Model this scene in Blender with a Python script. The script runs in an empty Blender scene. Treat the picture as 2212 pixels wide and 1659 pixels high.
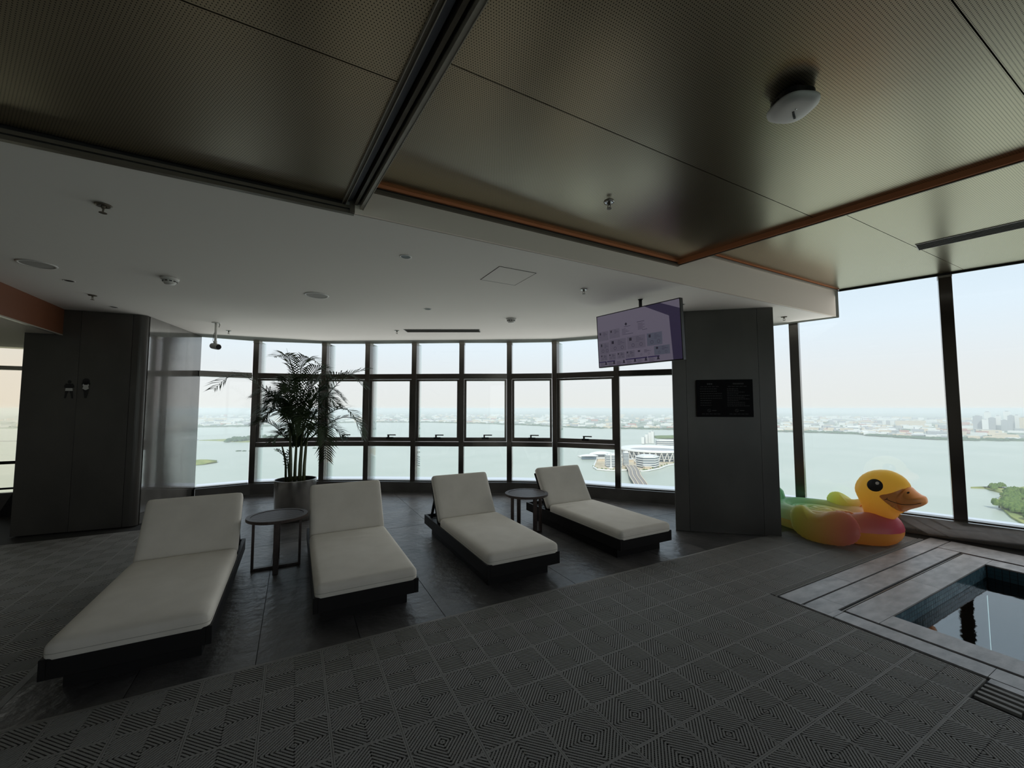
import bpy, bmesh, math, random
from mathutils import Vector, Matrix

random.seed(7)
SC = bpy.context.scene
COL = SC.collection
PI = math.pi
R = math.radians

# ------------------------------------------------------------------ camera
cam_d = bpy.data.cameras.new('camera')
cam = bpy.data.objects.new('camera', cam_d)
COL.objects.link(cam)
cam.location = (0, 0, 1.55)
cam.rotation_euler = (R(90 + 3.491), 0, R(-28.2))
cam_d.sensor_width = 36
cam_d.lens = 870 / 2212 * 36
cam_d.clip_start = 0.05
cam_d.clip_end = 60000
SC.camera = cam

# ------------------------------------------------------------------ colour management
SC.view_settings.view_transform = 'Standard'
SC.view_settings.look = 'None'
SC.view_settings.gamma = 1
SC.view_settings.use_curve_mapping = False
SC.view_settings.exposure = 0.0
SC.cycles.use_denoising = True
SC.cycles.max_bounces = 10
SC.cycles.diffuse_bounces = 6
SC.cycles.glossy_bounces = 5
SC.cycles.transparent_max_bounces = 24
SC.cycles.transmission_bounces = 6
SC.cycles.volume_bounces = 2
SC.cycles.sample_clamp_indirect = 6
SC.cycles.caustics_reflective = False
SC.cycles.caustics_refractive = False


def srgb(r, g, b):
    def f(c):
        c /= 255.0
        return c / 12.92 if c <= 0.04045 else ((c + 0.055) / 1.055) ** 2.4
    return (f(r), f(g), f(b), 1)


# ------------------------------------------------------------------ sky
W = bpy.data.worlds.new('sky')
SC.world = W
W.use_nodes = True
nt = W.node_tree
nt.nodes.clear()
o_ = nt.nodes.new('ShaderNodeOutputWorld')
bg = nt.nodes.new('ShaderNodeBackground')
tc = nt.nodes.new('ShaderNodeTexCoord')
sx = nt.nodes.new('ShaderNodeSeparateXYZ')
rp = nt.nodes.new('ShaderNodeValToRGB')
nt.links.new(tc.outputs['Generated'], sx.inputs[0])
nt.links.new(sx.outputs['Z'], rp.inputs[0])
nt.links.new(rp.outputs[0], bg.inputs[0])
nt.links.new(bg.outputs[0], o_.inputs[0])
els = rp.color_ramp.elements
els[0].position = 0.0
els[0].color = srgb(233, 230, 228)
els[1].position = 1.0
els[1].color = srgb(190, 212, 240)
for p_, c_ in ((0.07, (233, 232, 234)), (0.17, (228, 237, 248)), (0.33, (208, 224, 240))):
    e_ = els.new(p_)
    e_.color = srgb(*c_)
bg.inputs[1].default_value = 1.15

sun_d = bpy.data.lights.new('sun', 'SUN')
sun_d.energy = 3.4
sun_d.angle = R(1.5)
sun_d.color = (1.0, 0.95, 0.86)
sun = bpy.data.objects.new('sun', sun_d)
COL.objects.link(sun)
sun.rotation_euler = Vector((0.50, 0.62, -0.80)).to_track_quat('-Z', 'Y').to_euler()


# added fill lamps in the plane of the glazing, hidden from camera and reflections
def fill_light(name, a, b, z0, z1, radiance, col=(1.0, 0.985, 0.95)):
    a, b = Vector(a), Vector(b)
    d = b - a
    ld = bpy.data.lights.new(name, 'AREA')
    ld.shape = 'RECTANGLE'
    ld.size, ld.size_y = d.length, z1 - z0
    ld.energy = radiance * PI * ld.size * ld.size_y
    ld.color = col
    o = bpy.data.objects.new(name, ld)
    COL.objects.link(o)
    n = Vector((-d.y, d.x)).normalized()
    m = (a + b) / 2 - n * 0.10
    o.location = (m.x, m.y, (z0 + z1) / 2)
    o.rotation_euler = Vector((-n.x, -n.y, 0)).to_track_quat('-Z', 'Y').to_euler()
    o.visible_camera = False
    o.visible_glossy = False


FILL_FRONT, FILL_RIGHT = 0.96, 1.35
for a_, b_ in (((-1.45, 8.60), (0.45, 8.40)), ((0.45, 8.40), (2.74, 7.06)), ((2.74, 7.06), (4.2, 6.14)), ((4.2, 6.14), (5.35, 4.62))):
    fill_light('fill_light_front', a_, b_, 0.25, 2.75, FILL_FRONT)
for a_, b_ in (((6.45, 3.3), (6.95, 1.8)), ((6.95, 1.8), (7.45, 0.3)), ((7.45, 0.3), (8.4, -2.6))):
    fill_light('fill_light_right', a_, b_, 0.3, 3.1, FILL_RIGHT)


# ------------------------------------------------------------------ material helpers
def mat(name, col, rough=0.5, metal=0.0, spec=0.5, coat=0.0, ior=None):
    m = bpy.data.materials.new(name)
    m.use_nodes = True
    b = m.node_tree.nodes['Principled BSDF']
    if len(col) == 3:
        col = (*col, 1)
    b.inputs['Base Color'].default_value = col
    b.inputs['Roughness'].default_value = rough
    b.inputs['Metallic'].default_value = metal
    b.inputs['Specular IOR Level'].default_value = spec
    if coat:
        b.inputs['Coat Weight'].default_value = coat
        b.inputs['Coat Roughness'].default_value = 0.05
    if ior:
        b.inputs['IOR'].default_value = ior
    return m


def N(m, t, **kw):
    n = m.node_tree.nodes.new(t)
    for k, v in kw.items():
        setattr(n, k, v)
    return n


def LK(m, a, b):
    m.node_tree.links.new(a, b)


def P(m):
    return m.node_tree.nodes['Principled BSDF']


def add_noise(m, scale, c0, c1, detail=4, stretch=(1, 1, 1), coord='Object', rand=0.0, p0=0.3, p1=0.7):
    t = N(m, 'ShaderNodeTexCoord')
    mp = N(m, 'ShaderNodeMapping')
    mp.inputs['Scale'].default_value = stretch
    n = N(m, 'ShaderNodeTexNoise')
    n.inputs['Scale'].default_value = scale
    n.inputs['Detail'].default_value = detail
    r = N(m, 'ShaderNodeValToRGB')
    r.color_ramp.elements[0].position = p0
    r.color_ramp.elements[1].position = p1
    r.color_ramp.elements[0].color = c0 if len(c0) == 4 else (*c0, 1)
    r.color_ramp.elements[1].color = c1 if len(c1) == 4 else (*c1, 1)
    LK(m, t.outputs[coord], mp.inputs[0])
    src = mp.outputs[0]
    if rand:
        oi = N(m, 'ShaderNodeObjectInfo')
        mul = N(m, 'ShaderNodeVectorMath', operation='MULTIPLY_ADD')
        mul.inputs[1].default_value = (1, 1, 1)
        sc = N(m, 'ShaderNodeVectorMath', operation='SCALE')
        cb = N(m, 'ShaderNodeCombineXYZ')
        for i in range(3):
            LK(m, oi.outputs['Random'], cb.inputs[i])
        LK(m, cb.outputs[0], sc.inputs[0])
        sc.inputs['Scale'].default_value = rand
        LK(m, src, mul.inputs[0])
        LK(m, sc.outputs[0], mul.inputs[2])
        src = mul.outputs[0]
    LK(m, src, n.inputs['Vector'])
    LK(m, n.outputs['Fac'], r.inputs[0])
    LK(m, r.outputs[0], P(m).inputs['Base Color'])
    return src, n, r


def add_bump(m, src, scale, strength, dist=0.01, detail=5, height=None):
    b = N(m, 'ShaderNodeBump')
    b.inputs['Strength'].default_value = strength
    b.inputs['Distance'].default_value = dist
    if height is None:
        n = N(m, 'ShaderNodeTexNoise')
        n.inputs['Scale'].default_value = scale
        n.inputs['Detail'].default_value = detail
        if src is None:
            t = N(m, 'ShaderNodeTexCoord')
            src = t.outputs['Object']
        LK(m, src, n.inputs['Vector'])
        height = n.outputs['Fac']
    LK(m, height, b.inputs['Height'])
    LK(m, b.outputs[0], P(m).inputs['Normal'])
    return b


# ------------------------------------------------------------------ materials
M = {}
M['plaster'] = mat('plaster', (0.84, 0.835, 0.79), 0.8, spec=0.2)
add_bump(M['plaster'], None, 40, 0.05, 0.004)
M['plaster_warm'] = mat('plaster_warm', (0.86, 0.79, 0.69), 0.75, spec=0.2)
M['wall_dark'] = mat('wall_dark', (0.10, 0.095, 0.09), 0.8)
M['hall'] = mat('hall_plaster', (0.72, 0.69, 0.64), 0.8, spec=0.2)
M['orange_glow'] = mat('orange_glow', (0.17, 0.062, 0.028), 0.5)  # orange of warm lamp light put into the base colour
M['bronze'] = mat('bronze_trim', (0.17, 0.148, 0.115), 0.38, 0.4)
M['bronze_light'] = mat('bronze_trim_light', (0.46, 0.43, 0.37), 0.42, 0.4)
M['black_gap'] = mat('black_gap', (0.012, 0.011, 0.012), 0.7)
M['track_blue'] = mat('track_grey_blue', (0.16, 0.17, 0.21), 0.55)
M['copper'] = mat('copper', (0.85, 0.34, 0.16), 0.34, 0.35)
M['mullion'] = mat('dark_polished_metal', (0.15, 0.14, 0.13), 0.17, 0.9)
add_bump(M['mullion'], None, 3, 0.03, 0.02, 2)
M['handle'] = mat('handle_black', (0.03, 0.03, 0.03), 0.35, 0.6)
M['ledge'] = mat('outside_ledge', (0.88, 0.92, 0.97), 0.12, 1.0)
M['timber_black'] = mat('black_stained_timber', (0.010, 0.0095, 0.010), 0.5, spec=0.22)
add_bump(M['timber_black'], None, 60, 0.08, 0.003)
M['espresso'] = mat('espresso_timber', (0.035, 0.022, 0.019), 0.42)
s_, n_, r_ = add_noise(M['espresso'], 18, (0.028, 0.018, 0.016), (0.055, 0.036, 0.03), 4, (2, 18, 2))
add_bump(M['espresso'], s_, 20, 0.12, 0.002)
M['black_metal'] = mat('black_metal', (0.01, 0.01, 0.01), 0.45, 0.3)
M['fabric'] = mat('oatmeal_fabric', (0.50, 0.475, 0.43), 0.92, spec=0.15)
s_, n_, r_ = add_noise(M['fabric'], 5, (0.70, 0.675, 0.61), (0.77, 0.745, 0.68), 3)
b1 = add_bump(M['fabric'], None, 420, 0.25, 0.0015, 2)
M['seam'] = mat('cushion_seam', (0.50, 0.48, 0.43), 0.9)
M['steel'] = mat('brushed_steel', (0.62, 0.60, 0.57), 0.27, 1.0)
add_bump(M['steel'], None, 8, 0.05, 0.01, 3)
M['soil'] = mat('soil', (0.02, 0.015, 0.011), 0.95)
M['leaf'] = mat('palm_leaf', (0.018, 0.036, 0.010), 0.5, spec=0.3)
M['leaf_stem'] = mat('palm_stem', (0.07, 0.085, 0.03), 0.5)
M['white_plastic'] = mat('white_plastic', (0.70, 0.70, 0.67), 0.4)
M['grey_plastic'] = mat('grey_plastic', (0.42, 0.42, 0.40), 0.5)
M['dark_plastic'] = mat('dark_plastic', (0.015, 0.015, 0.016), 0.35)
M['chrome'] = mat('chrome', (0.75, 0.74, 0.72), 0.15, 1.0)

# polished dark stone of the piers
m = M['stone'] = mat('dark_marble', (0.06, 0.058, 0.054), 0.30, spec=0.5)
s_, n_, r_ = add_noise(m, 1.6, (0.050, 0.048, 0.044), (0.082, 0.078, 0.07), 8, (1, 1, 0.6), rand=9)
m = M['stone_polished'] = mat('polished_marble', (0.09, 0.088, 0.082), 0.07, spec=1.0, ior=2.4)
s_, n_, r_ = add_noise(m, 2.2, (0.07, 0.07, 0.066), (0.17, 0.17, 0.16), 9, (1, 1, 0.35), rand=5)
m = M['sill_stone'] = mat('sill_stone', (0.09, 0.088, 0.084), 0.3)
s_, n_, r_ = add_noise(m, 3, (0.07, 0.068, 0.064), (0.13, 0.126, 0.12), 8, (1, 1, 1))

# slate floor
m = M['slate'] = mat('slate', (0.05, 0.05, 0.05), 0.33, spec=0.6)
s_, n_, r_ = add_noise(m, 3.0, (0.055, 0.055, 0.056), (0.13, 0.127, 0.125), 10, rand=11)
add_bump(m, s_, 14, 0.6, 0.014, 9)
m = M['grout'] = mat('grout', (0.03, 0.03, 0.03), 0.8)
m = M['pool_stone'] = mat('pool_stone', (0.22, 0.22, 0.23), 0.42)
s_, n_, r_ = add_noise(m, 6, (0.28, 0.28, 0.287), (0.48, 0.48, 0.487), 10, (1.0, 2.5, 1), rand=7)
add_bump(m, s_, 22, 0.25, 0.008, 8)
m = M['mat'] = mat('grey_rubber', (0.24, 0.24, 0.23), 0.62, spec=0.3)
m = M['mosaic'] = mat('blue_mosaic', (0.06, 0.13, 0.17), 0.15)
add_noise(m, 3, (0.04, 0.10, 0.14), (0.12, 0.22, 0.27), 2, rand=40)
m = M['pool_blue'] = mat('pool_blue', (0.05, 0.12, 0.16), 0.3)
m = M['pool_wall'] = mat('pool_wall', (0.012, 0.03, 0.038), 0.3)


# perforated metal ceiling panels
def perforated(name, col, rough, pitch=0.0115, rad=0.19):
    m = mat(name, col, rough, 0.95, spec=0.5)
    t = N(m, 'ShaderNodeTexCoord')
    sc = N(m, 'ShaderNodeVectorMath', operation='SCALE')
    sc.inputs['Scale'].default_value = 1 / pitch
    LK(m, t.outputs['Object'], sc.inputs[0])
    sp = N(m, 'ShaderNodeSeparateXYZ')
    LK(m, sc.outputs[0], sp.inputs[0])

    def mth(op, a, b=None):
        n = N(m, 'ShaderNodeMath', operation=op)
        for i, q in enumerate((a, b)):
            if q is None:
                continue
            if isinstance(q, (int, float)):
                n.inputs[i].default_value = q
            else:
                LK(m, q, n.inputs[i])
        return n.outputs[0]
    row = mth('FLOOR', sp.outputs[1])
    par = mth('MULTIPLY', mth('PINGPONG', row, 1.0), 0.5)
    xx = mth('SUBTRACT', mth('FRACT', mth('ADD', sp.outputs[0], par)), 0.5)
    yy = mth('SUBTRACT', mth('FRACT', sp.outputs[1]), 0.5)
    d = mth('SQRT', mth('ADD', mth('MULTIPLY', xx, xx), mth('MULTIPLY', yy, yy)))
    hole = mth('LESS_THAN', d, rad)
    mx = N(m, 'ShaderNodeMix', data_type='RGBA')
    LK(m, hole, mx.inputs['Factor'])
    mx.inputs[6].default_value = (*col, 1)
    mx.inputs[7].default_value = (0.03, 0.028, 0.022, 1)
    LK(m, mx.outputs[2], P(m).inputs['Base Color'])
    bp = add_bump(m, None, 1.3, 0.10, 0.03, 2)
    return m


M['perf'] = perforated('perforated_bronze_panel', (0.59, 0.505, 0.365), 0.28)


def glass_mat(name, tint=(0.96, 0.99, 0.985), refl=0.04):
    m = bpy.data.materials.new(name)
    m.use_nodes = True
    nt = m.node_tree
    nt.nodes.clear()
    out = nt.nodes.new('ShaderNodeOutputMaterial')
    tr = nt.nodes.new('ShaderNodeBsdfTransparent')
    tr.inputs[0].default_value = (*tint, 1)
    gl = nt.nodes.new('ShaderNodeBsdfGlossy')
    gl.inputs['Roughness'].default_value = 0.02
    fr = nt.nodes.new('ShaderNodeFresnel')
    fr.inputs[0].default_value = 1.45
    mx = nt.nodes.new('ShaderNodeMixShader')
    nt.links.new(fr.outputs[0], mx.inputs[0])
    nt.links.new(tr.outputs[0], mx.inputs[1])
    nt.links.new(gl.outputs[0], mx.inputs[2])
    nt.links.new(mx.outputs[0], out.inputs[0])
    return m


M['glass'] = glass_mat('window_glass')
M['glass_bronze'] = glass_mat('bronze_tinted_glass', (0.95, 0.915, 0.83))


def water_mat(name, tint, wave_scale, strength):
    m = bpy.data.materials.new(name)
    m.use_nodes = True
    nt = m.node_tree
    nt.nodes.clear()
    out = nt.nodes.new('ShaderNodeOutputMaterial')
    tr = nt.nodes.new('ShaderNodeBsdfTransparent')
    tr.inputs[0].default_value = (*tint, 1)
    gl = nt.nodes.new('ShaderNodeBsdfGlossy')
    gl.inputs['Roughness'].default_value = 0.03
    fr = nt.nodes.new('ShaderNodeFresnel')
    fr.inputs[0].default_value = 3.0
    t = nt.nodes.new('ShaderNodeTexCoord')
    n = nt.nodes.new('ShaderNodeTexNoise')
    n.inputs['Scale'].default_value = wave_scale
    n.inputs['Detail'].default_value = 3
    b = nt.nodes.new('ShaderNodeBump')
    b.inputs['Strength'].default_value = strength
    b.inputs['Distance'].default_value = 0.004
    nt.links.new(t.outputs['Object'], n.inputs['Vector'])
    nt.links.new(n.outputs['Fac'], b.inputs['Height'])
    nt.links.new(b.outputs[0], gl.inputs['Normal'])
    mx = nt.nodes.new('ShaderNodeMixShader')
    nt.links.new(fr.outputs[0], mx.inputs[0])
    nt.links.new(tr.outputs[0], mx.inputs[1])
    nt.links.new(gl.outputs[0], mx.inputs[2])
    nt.links.new(mx.outputs[0], out.inputs[0])
    return m


M['pool_water'] = water_mat('pool_water', (0.55, 0.75, 0.82), 9, 0.25)


def emit(name, col, s=1.0):
    m = mat(name, (0.01, 0.01, 0.012), 0.25)
    P(m).inputs['Emission Color'].default_value = col if len(col) == 4 else (*col, 1)
    P(m).inputs['Emission Strength'].default_value = s
    return m


# ------------------------------------------------------------------ mesh builder
class MB:
    def __init__(self):
        self.v, self.f = [], []

    def add(self, vs, fs):
        b = len(self.v)
        self.v += [tuple(q) for q in vs]
        self.f += [tuple(i + b for i in f) for f in fs]
        return self

    def box(self, c, s, rz=0.0, mtx=None):
        hx, hy, hz = s[0] / 2, s[1] / 2, s[2] / 2
        vs = [Vector((x * hx, y * hy, z * hz)) for x, y, z in
              ((-1, -1, -1), (1, -1, -1), (1, 1, -1), (-1, 1, -1), (-1, -1, 1), (1, -1, 1), (1, 1, 1), (-1, 1, 1))]
        if mtx is not None:
            vs = [mtx @ q for q in vs]
        elif rz:
            mt = Matrix.Rotation(rz, 3, 'Z')
            vs = [mt @ q for q in vs]
        c = Vector(c)
        return self.add([q + c for q in vs],
                        [(3, 2, 1, 0), (4, 5, 6, 7), (0, 1, 5, 4), (1, 2, 6, 5), (2, 3, 7, 6), (3, 0, 4, 7)])

    def bb(self, x0, x1, y0, y1, z0, z1):
        return self.box(((x0 + x1) / 2, (y0 + y1) / 2, (z0 + z1) / 2), (x1 - x0, y1 - y0, z1 - z0))

    def prism(self, poly, z0, z1):
        a = sum(poly[i][0] * poly[(i + 1) % len(poly)][1] - poly[(i + 1) % len(poly)][0] * poly[i][1] for i in range(len(poly)))
        if a < 0:
            poly = poly[::-1]
        n = len(poly)
        vs = [(x, y, z0) for x, y in poly] + [(x, y, z1) for x, y in poly]
        fs = [tuple(range(n - 1, -1, -1)), tuple(range(n, 2 * n))]
        fs += [(i, (i + 1) % n, (i + 1) % n + n, i + n) for i in range(n)]
        return self.add(vs, fs)

    def bar(self, a, b, w, h):
        """rectangular bar from a to b, w wide sideways, h high (up)"""
        a, b = Vector(a), Vector(b)
        d = (b - a).normalized()
        up = Vector((0, 0, 1)) if abs(d.z) < 0.95 else Vector((0, 1, 0))
        s = d.cross(up).normalized()
        u = s.cross(d).normalized()
        vs = []
        for q in (a, b):
            for i, j in ((-1, -1), (1, -1), (1, 1), (-1, 1)):
                vs.append(q + s * (i * w / 2) + u * (j * h / 2))
        return self.add(vs, [(3, 2, 1, 0), (4, 5, 6, 7), (0, 1, 5, 4), (1, 2, 6, 5), (2, 3, 7, 6), (3, 0, 4, 7)])

    def tube(self, path, r, n=8, caps=True, closed=False):
        path = [Vector(q) for q in path]
        k = len(path)
        rs = r if isinstance(r, (list, tuple)) else [r] * k
        base = []
        prev = None
        for i, q in enumerate(path):
            if closed:
                d = (path[(i + 1) % k] - path[i - 1]).normalized()
            else:
                d = (path[min(i + 1, k - 1)] - path[max(i - 1, 0)]).normalized()
            if prev is None:
                up = Vector((0, 0, 1)) if abs(d.z) < 0.9 else Vector((1, 0, 0))
                s = d.cross(up).normalized()
            else:
                s = (prev - d * prev.dot(d)).normalized()
            prev = s
            u = s.cross(d)
            base += [q + (s * math.cos(2 * PI * j / n) + u * math.sin(2 * PI * j / n)) * rs[i] for j in range(n)]
        fs = []
        for i in range(k if closed else k - 1):
            i2 = (i + 1) % k
            for j in range(n):
                j2 = (j + 1) % n
                fs.append((i * n + j, i * n + j2, i2 * n + j2, i2 * n + j))
        if caps and not closed:
            fs.append(tuple(range(n - 1, -1, -1)))
            fs.append(tuple((k - 1) * n + j for j in range(n)))
        return self.add(base, fs)

    def lathe(self, prof, n=24, c=(0, 0, 0), cap=True):
        vs = []
        for r, z in prof:
            for j in range(n):
                a = 2 * PI * j / n
                vs.append((c[0] + r * math.cos(a), c[1] + r * math.sin(a), c[2] + z))
        fs = []
        for i in range(len(prof) - 1):
            for j in range(n):
                j2 = (j + 1) % n
                fs.append((i * n + j, i * n + j2, (i + 1) * n + j2, (i + 1) * n + j))
        if cap:
            if prof[0][0] > 1e-5:
                fs.append(tuple(range(n - 1, -1, -1)))
            if prof[-1][0] > 1e-5:
                fs.append(tuple((len(prof) - 1) * n + j for j in range(n)))
        return self.add(vs, fs)

    def rbox(self, c, s, r, n=8, crown=0.0, mtx=None):
        """rounded cushion-like box"""
        bm = bmesh.new()
        bmesh.ops.create_cube(bm, size=2)
        bmesh.ops.subdivide_edges(bm, edges=bm.edges[:], cuts=n, use_grid_fill=True)
        h = Vector(s) / 2
        vs = []
        for v in bm.verts:
            # denser near the rims
            q = Vector([math.copysign(1 - (1 - abs(a)) ** 1.6, a) * hh for a, hh in zip(v.co, h)])
            inner = Vector([max(-hh + r, min(hh - r, a)) for a, hh in zip(q, h)])
            d = q - inner
            if d.length > 1e-9:
                q = inner + d.normalized() * r
            fx, fy = q.x / h.x, q.y / h.y
            if crown:
                q.z += crown * (1 - fx ** 4) * (1 - fy ** 4) * (1 if q.z > 0 else 0)
            if mtx is not None:
                q = mtx @ q
            vs.append(q + Vector(c))
        bm.verts.index_update()
        fs = [[v.index for v in f.verts] for f in bm.faces]
        bm.free()
        return self.add(vs, fs)

    def inflate(self, outline, thick, rings=7, center=None, power=0.5):
        """outline: list of (x,z); pillow of half-thickness thick along y, star shaped about center"""
        n = len(outline)
        if center is None:
            center = (sum(q[0] for q in outline) / n, sum(q[1] for q in outline) / n)
        vs = []
        for side in (-1, 1):
            for k in range(rings):
                s = math.sin(PI / 2 * (1 - k / rings))
                t = thick * (1 - s ** 2.4) ** power
                for x, z in outline:
                    vs.append((center[0] + (x - center[0]) * s, side * t, center[1] + (z - center[1]) * s))
            vs.append((center[0], side * thick, center[1]))
        fs = []
        blk = rings * n + 1
        for si in range(2):
            o = si * blk
            for k in range(rings - 1):
                for j in range(n):
                    j2 = (j + 1) % n
                    q = (o + k * n + j, o + k * n + j2, o + (k + 1) * n + j2, o + (k + 1) * n + j)
                    fs.append(q if si else q[::-1])
            for j in range(n):
                j2 = (j + 1) % n
                q = (o + (rings - 1) * n + j, o + (rings - 1) * n + j2, o + blk - 1)
                fs.append(q if si else q[::-1])
        # merge the two rims
        for j in range(n):
            j2 = (j + 1) % n
            fs.append((j, blk + j, blk + j2, j2))
        return self.add(vs, fs)

    def build(self, name, m, parent=None, loc=None, rot=None, smooth=False, bevel=0.0, seg=2):
        me = bpy.data.meshes.new(name)
        me.from_pydata(self.v, [], self.f)
        me.update()
        if m is not None:
            me.materials.append(m)
        if smooth:
            for p in me.polygons:
                p.use_smooth = True
        o = bpy.data.objects.new(name, me)
        COL.objects.link(o)
        if parent is not None:
            o.parent = parent
        if loc is not None:
            o.location = loc
        if rot is not None:
            o.rotation_euler = rot
        if bevel:
            b = o.modifiers.new('bevel', 'BEVEL')
            b.width = bevel
            b.segments = seg
            b.limit_method = 'ANGLE'
        return o


def tag(o, label, cat, group=None):
    o['label'] = label
    o['category'] = cat
    if group:
        o['group'] = group
    return o


def thing(name, label, cat, loc=(0, 0, 0), rz=0.0, group=None):
    o = bpy.data.objects.new(name, None)
    COL.objects.link(o)
    o.location = loc
    o.rotation_euler = (0, 0, rz)
    return tag(o, label, cat, group)


def struct_empty(name, loc=(0, 0, 0), rz=0.0):
    o = bpy.data.objects.new(name, None)
    COL.objects.link(o)
    o.location = loc
    o.rotation_euler = (0, 0, rz)
    o['kind'] = 'structure'
    return o


def S(o):
    o['kind'] = 'structure'
    return o


def dup(root, loc, rz=None, label=None, group=None):
    r = root.copy()
    COL.objects.link(r)
    r.location = loc
    if rz is not None:
        r.rotation_euler = (0, 0, rz)
    if label:
        r['label'] = label
    if group:
        r['group'] = group
    for ch in list(root.children):
        c = ch.copy()
        COL.objects.link(c)
        c.parent = r
        for g in ch.children:
            d = g.copy()
            COL.objects.link(d)
            d.parent = c
    return r


# ================================================================== SETTING
ZC = 2.82          # white ceiling
Z1 = 3.04          # middle coffer
Z2 = 3.21          # coffer by the right window
ZL = 2.885         # left coffer

# curved front facade (inner faces of the mullions), left to right
FR = [(-1.47, 8.67), (-0.677, 8.782), (0.453, 8.479), (1.188, 8.086), (1.962, 7.608),
      (2.742, 7.129), (3.535, 6.703), (4.225, 6.212), (4.90, 5.30), (5.80, 4.25)]
# straight right facade
def RX(v):
    return 6.68 - (v - 2.75) * 0.3333
RT = [(RX(3.95), 3.95), (RX(3.26), 3.26), (RX(1.775), 1.775), (RX(0.29), 0.29), (RX(-1.19), -1.19), (RX(-2.67), -2.67)]

# ---- floor: slab (with the pool opening), slate tiles
slab = struct_empty('floor')
b = MB()
def RXo(v):
    return RX(v) + 0.13
b.prism([(-6.1, 1.40), (RXo(1.40), 1.40), (RXo(4.1), 4.1), (5.62, 4.70), (5.02, 5.38), (4.33, 6.32), (3.62, 6.82), (2.82, 7.25), (2.03, 7.73), (1.25, 8.2),
         (0.5, 8.6), (-0.66, 8.92), (-1.55, 8.82), (-3.3, 9.3), (-6.1, 9.3)], -0.30, -0.012)
b.bb(-6.1, 3.985, -8, 1.40, -0.30, -0.012)
b.prism([(6.11, 1.40), (RXo(1.40), 1.40), (RXo(-8), -8), (6.11, -8)], -0.30, -0.012)
b.bb(3.985, 6.11, -8, -2.6, -0.30, -0.012)
b.build('slab', M['grout'], slab)
tile_me = None
for i in range(-2, 14):
    for j in range(0, 6):
        x0, y0 = -0.17 + 0.6 * i, 3.03 + 1.2 * j
        x1, y1 = x0 + 0.6, y0 + 1.2
        if j == 0:
            y0 -= 0.10
        if i == -2:
            x0 = -1.325
        # cut to the line of the facades
        poly = [(x0 + 0.002, y0 + 0.002), (x1 - 0.002, y0 + 0.002), (x1 - 0.002, y1 - 0.002), (x0 + 0.002, y1 - 0.002)]
        for A, B in list(zip(FR, FR[1:])) + list(zip(RT, RT[1:])):
            out = []
            def side(p):
                return (B[0] - A[0]) * (p[1] - A[1]) - (B[1] - A[1]) * (p[0] - A[0])
            for k in range(len(poly)):
                p, q = poly[k], poly[(k + 1) % len(poly)]
                sp_, sq_ = side(p), side(q)
                if sp_ <= 0:
                    out.append(p)
                if sp_ * sq_ < 0:
                    t = sp_ / (sp_ - sq_)
                    out.append((p[0] + (q[0] - p[0]) * t, p[1] + (q[1] - p[1]) * t))
            poly = out
            if len(poly) < 3:
                break
        if len(poly) < 3:
            continue
        MB().prism(poly, -0.012, random.uniform(-0.0008, 0.0008)).build('stone_tile', M['slate'], slab)

# ---- white ceiling
plan = [(-2.65, 2.745), (RX(2.745) - 0.02, 2.745), (RX(3.95) + 0.04, 4.0), (5.93, 4.40), (5.05, 5.42), (4.36, 6.36),
        (3.63, 6.85), (2.84, 7.28), (2.05, 7.77), (1.27, 8.24), (0.5, 8.64), (-0.67, 8.95), (-1.75, 8.85), (-2.65, 9.2)]
ceil = S(MB().prism(plan, ZC, 3.47).build('ceiling', M['plaster'], None))
# access hatch, flush with a shadow gap
hatch = [(1.57, 3.165), (1.955, 3.165), (1.955, 3.585), (1.57, 3.585)]
b = MB()
for a, c in zip(hatch, hatch[1:] + hatch[:1]):
    b.bar((*a, ZC - 0.0005), (*c, ZC - 0.0005), 0.005, 0.003)
b.build('access_hatch_gap', M['black_gap'], ceil)
MB().bb(1.574, 1.951, 3.169, 3.581, ZC - 0.002, ZC + 0.01).build('access_hatch', M['plaster'], ceil)

# soffit (the drop from the coffers down to the white ceiling)
S(MB().bb(0.30, 3.36, 2.725, 2.75, ZC, 2.985).bb(3.36, 6.62, 2.725, 2.75, ZC, 3.18).build('wall_soffit', M['plaster_warm']))

# ---- left coffer
def beam_l(v):      # left edge of the track beam
    return 0.225 + (2.74 - v) * 0.0925
def cop_b(v):       # copper line between the two right coffers
    return 3.35 + (2.70 - v) * 0.160

cl = struct_empty('ceiling_left_coffer')
vs_l = [2.735, 1.605, 0.47, -0.66, -1.8, -5.0]
for k in range(len(vs_l) - 1):
    v1, v0 = vs_l[k] - 0.003, vs_l[k + 1] + 0.003
    for xa, xb in ((-2.30, None), (-5.0, -2.306)):
        q = [(xa, v0), (xb if xb else beam_l(v0), v0), (xb if xb else beam_l(v1), v1), (xa, v1)]
        MB().prism(q, ZL, ZL + 0.02).build('ceiling_panel', M['perf'], cl)
# dark stepped trim along the white ceiling
tl = struct_empty('trim_left')
MB().bb(-5, 0.30, 2.735, 2.765, 2.815, 2.838).build('bronze_strip', M['bronze'], tl)
MB().bb(-5, 0.285, 2.742, 2.765, 2.838, 2.848).build('shadow_gap', M['black_gap'], tl)
MB().bb(-5, 0.27, 2.737, 2.765, 2.848, 2.868).build('bronze_strip', M['bronze'], tl)
MB().bb(-5, 0.25, 2.744, 2.765, 2.868, 2.90).build('shadow_gap', M['black_gap'], tl)
MB().bb(0.272, 0.302, 2.722, 2.736, 2.818, 2.90).build('end_block', M['bronze'], tl)

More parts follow.
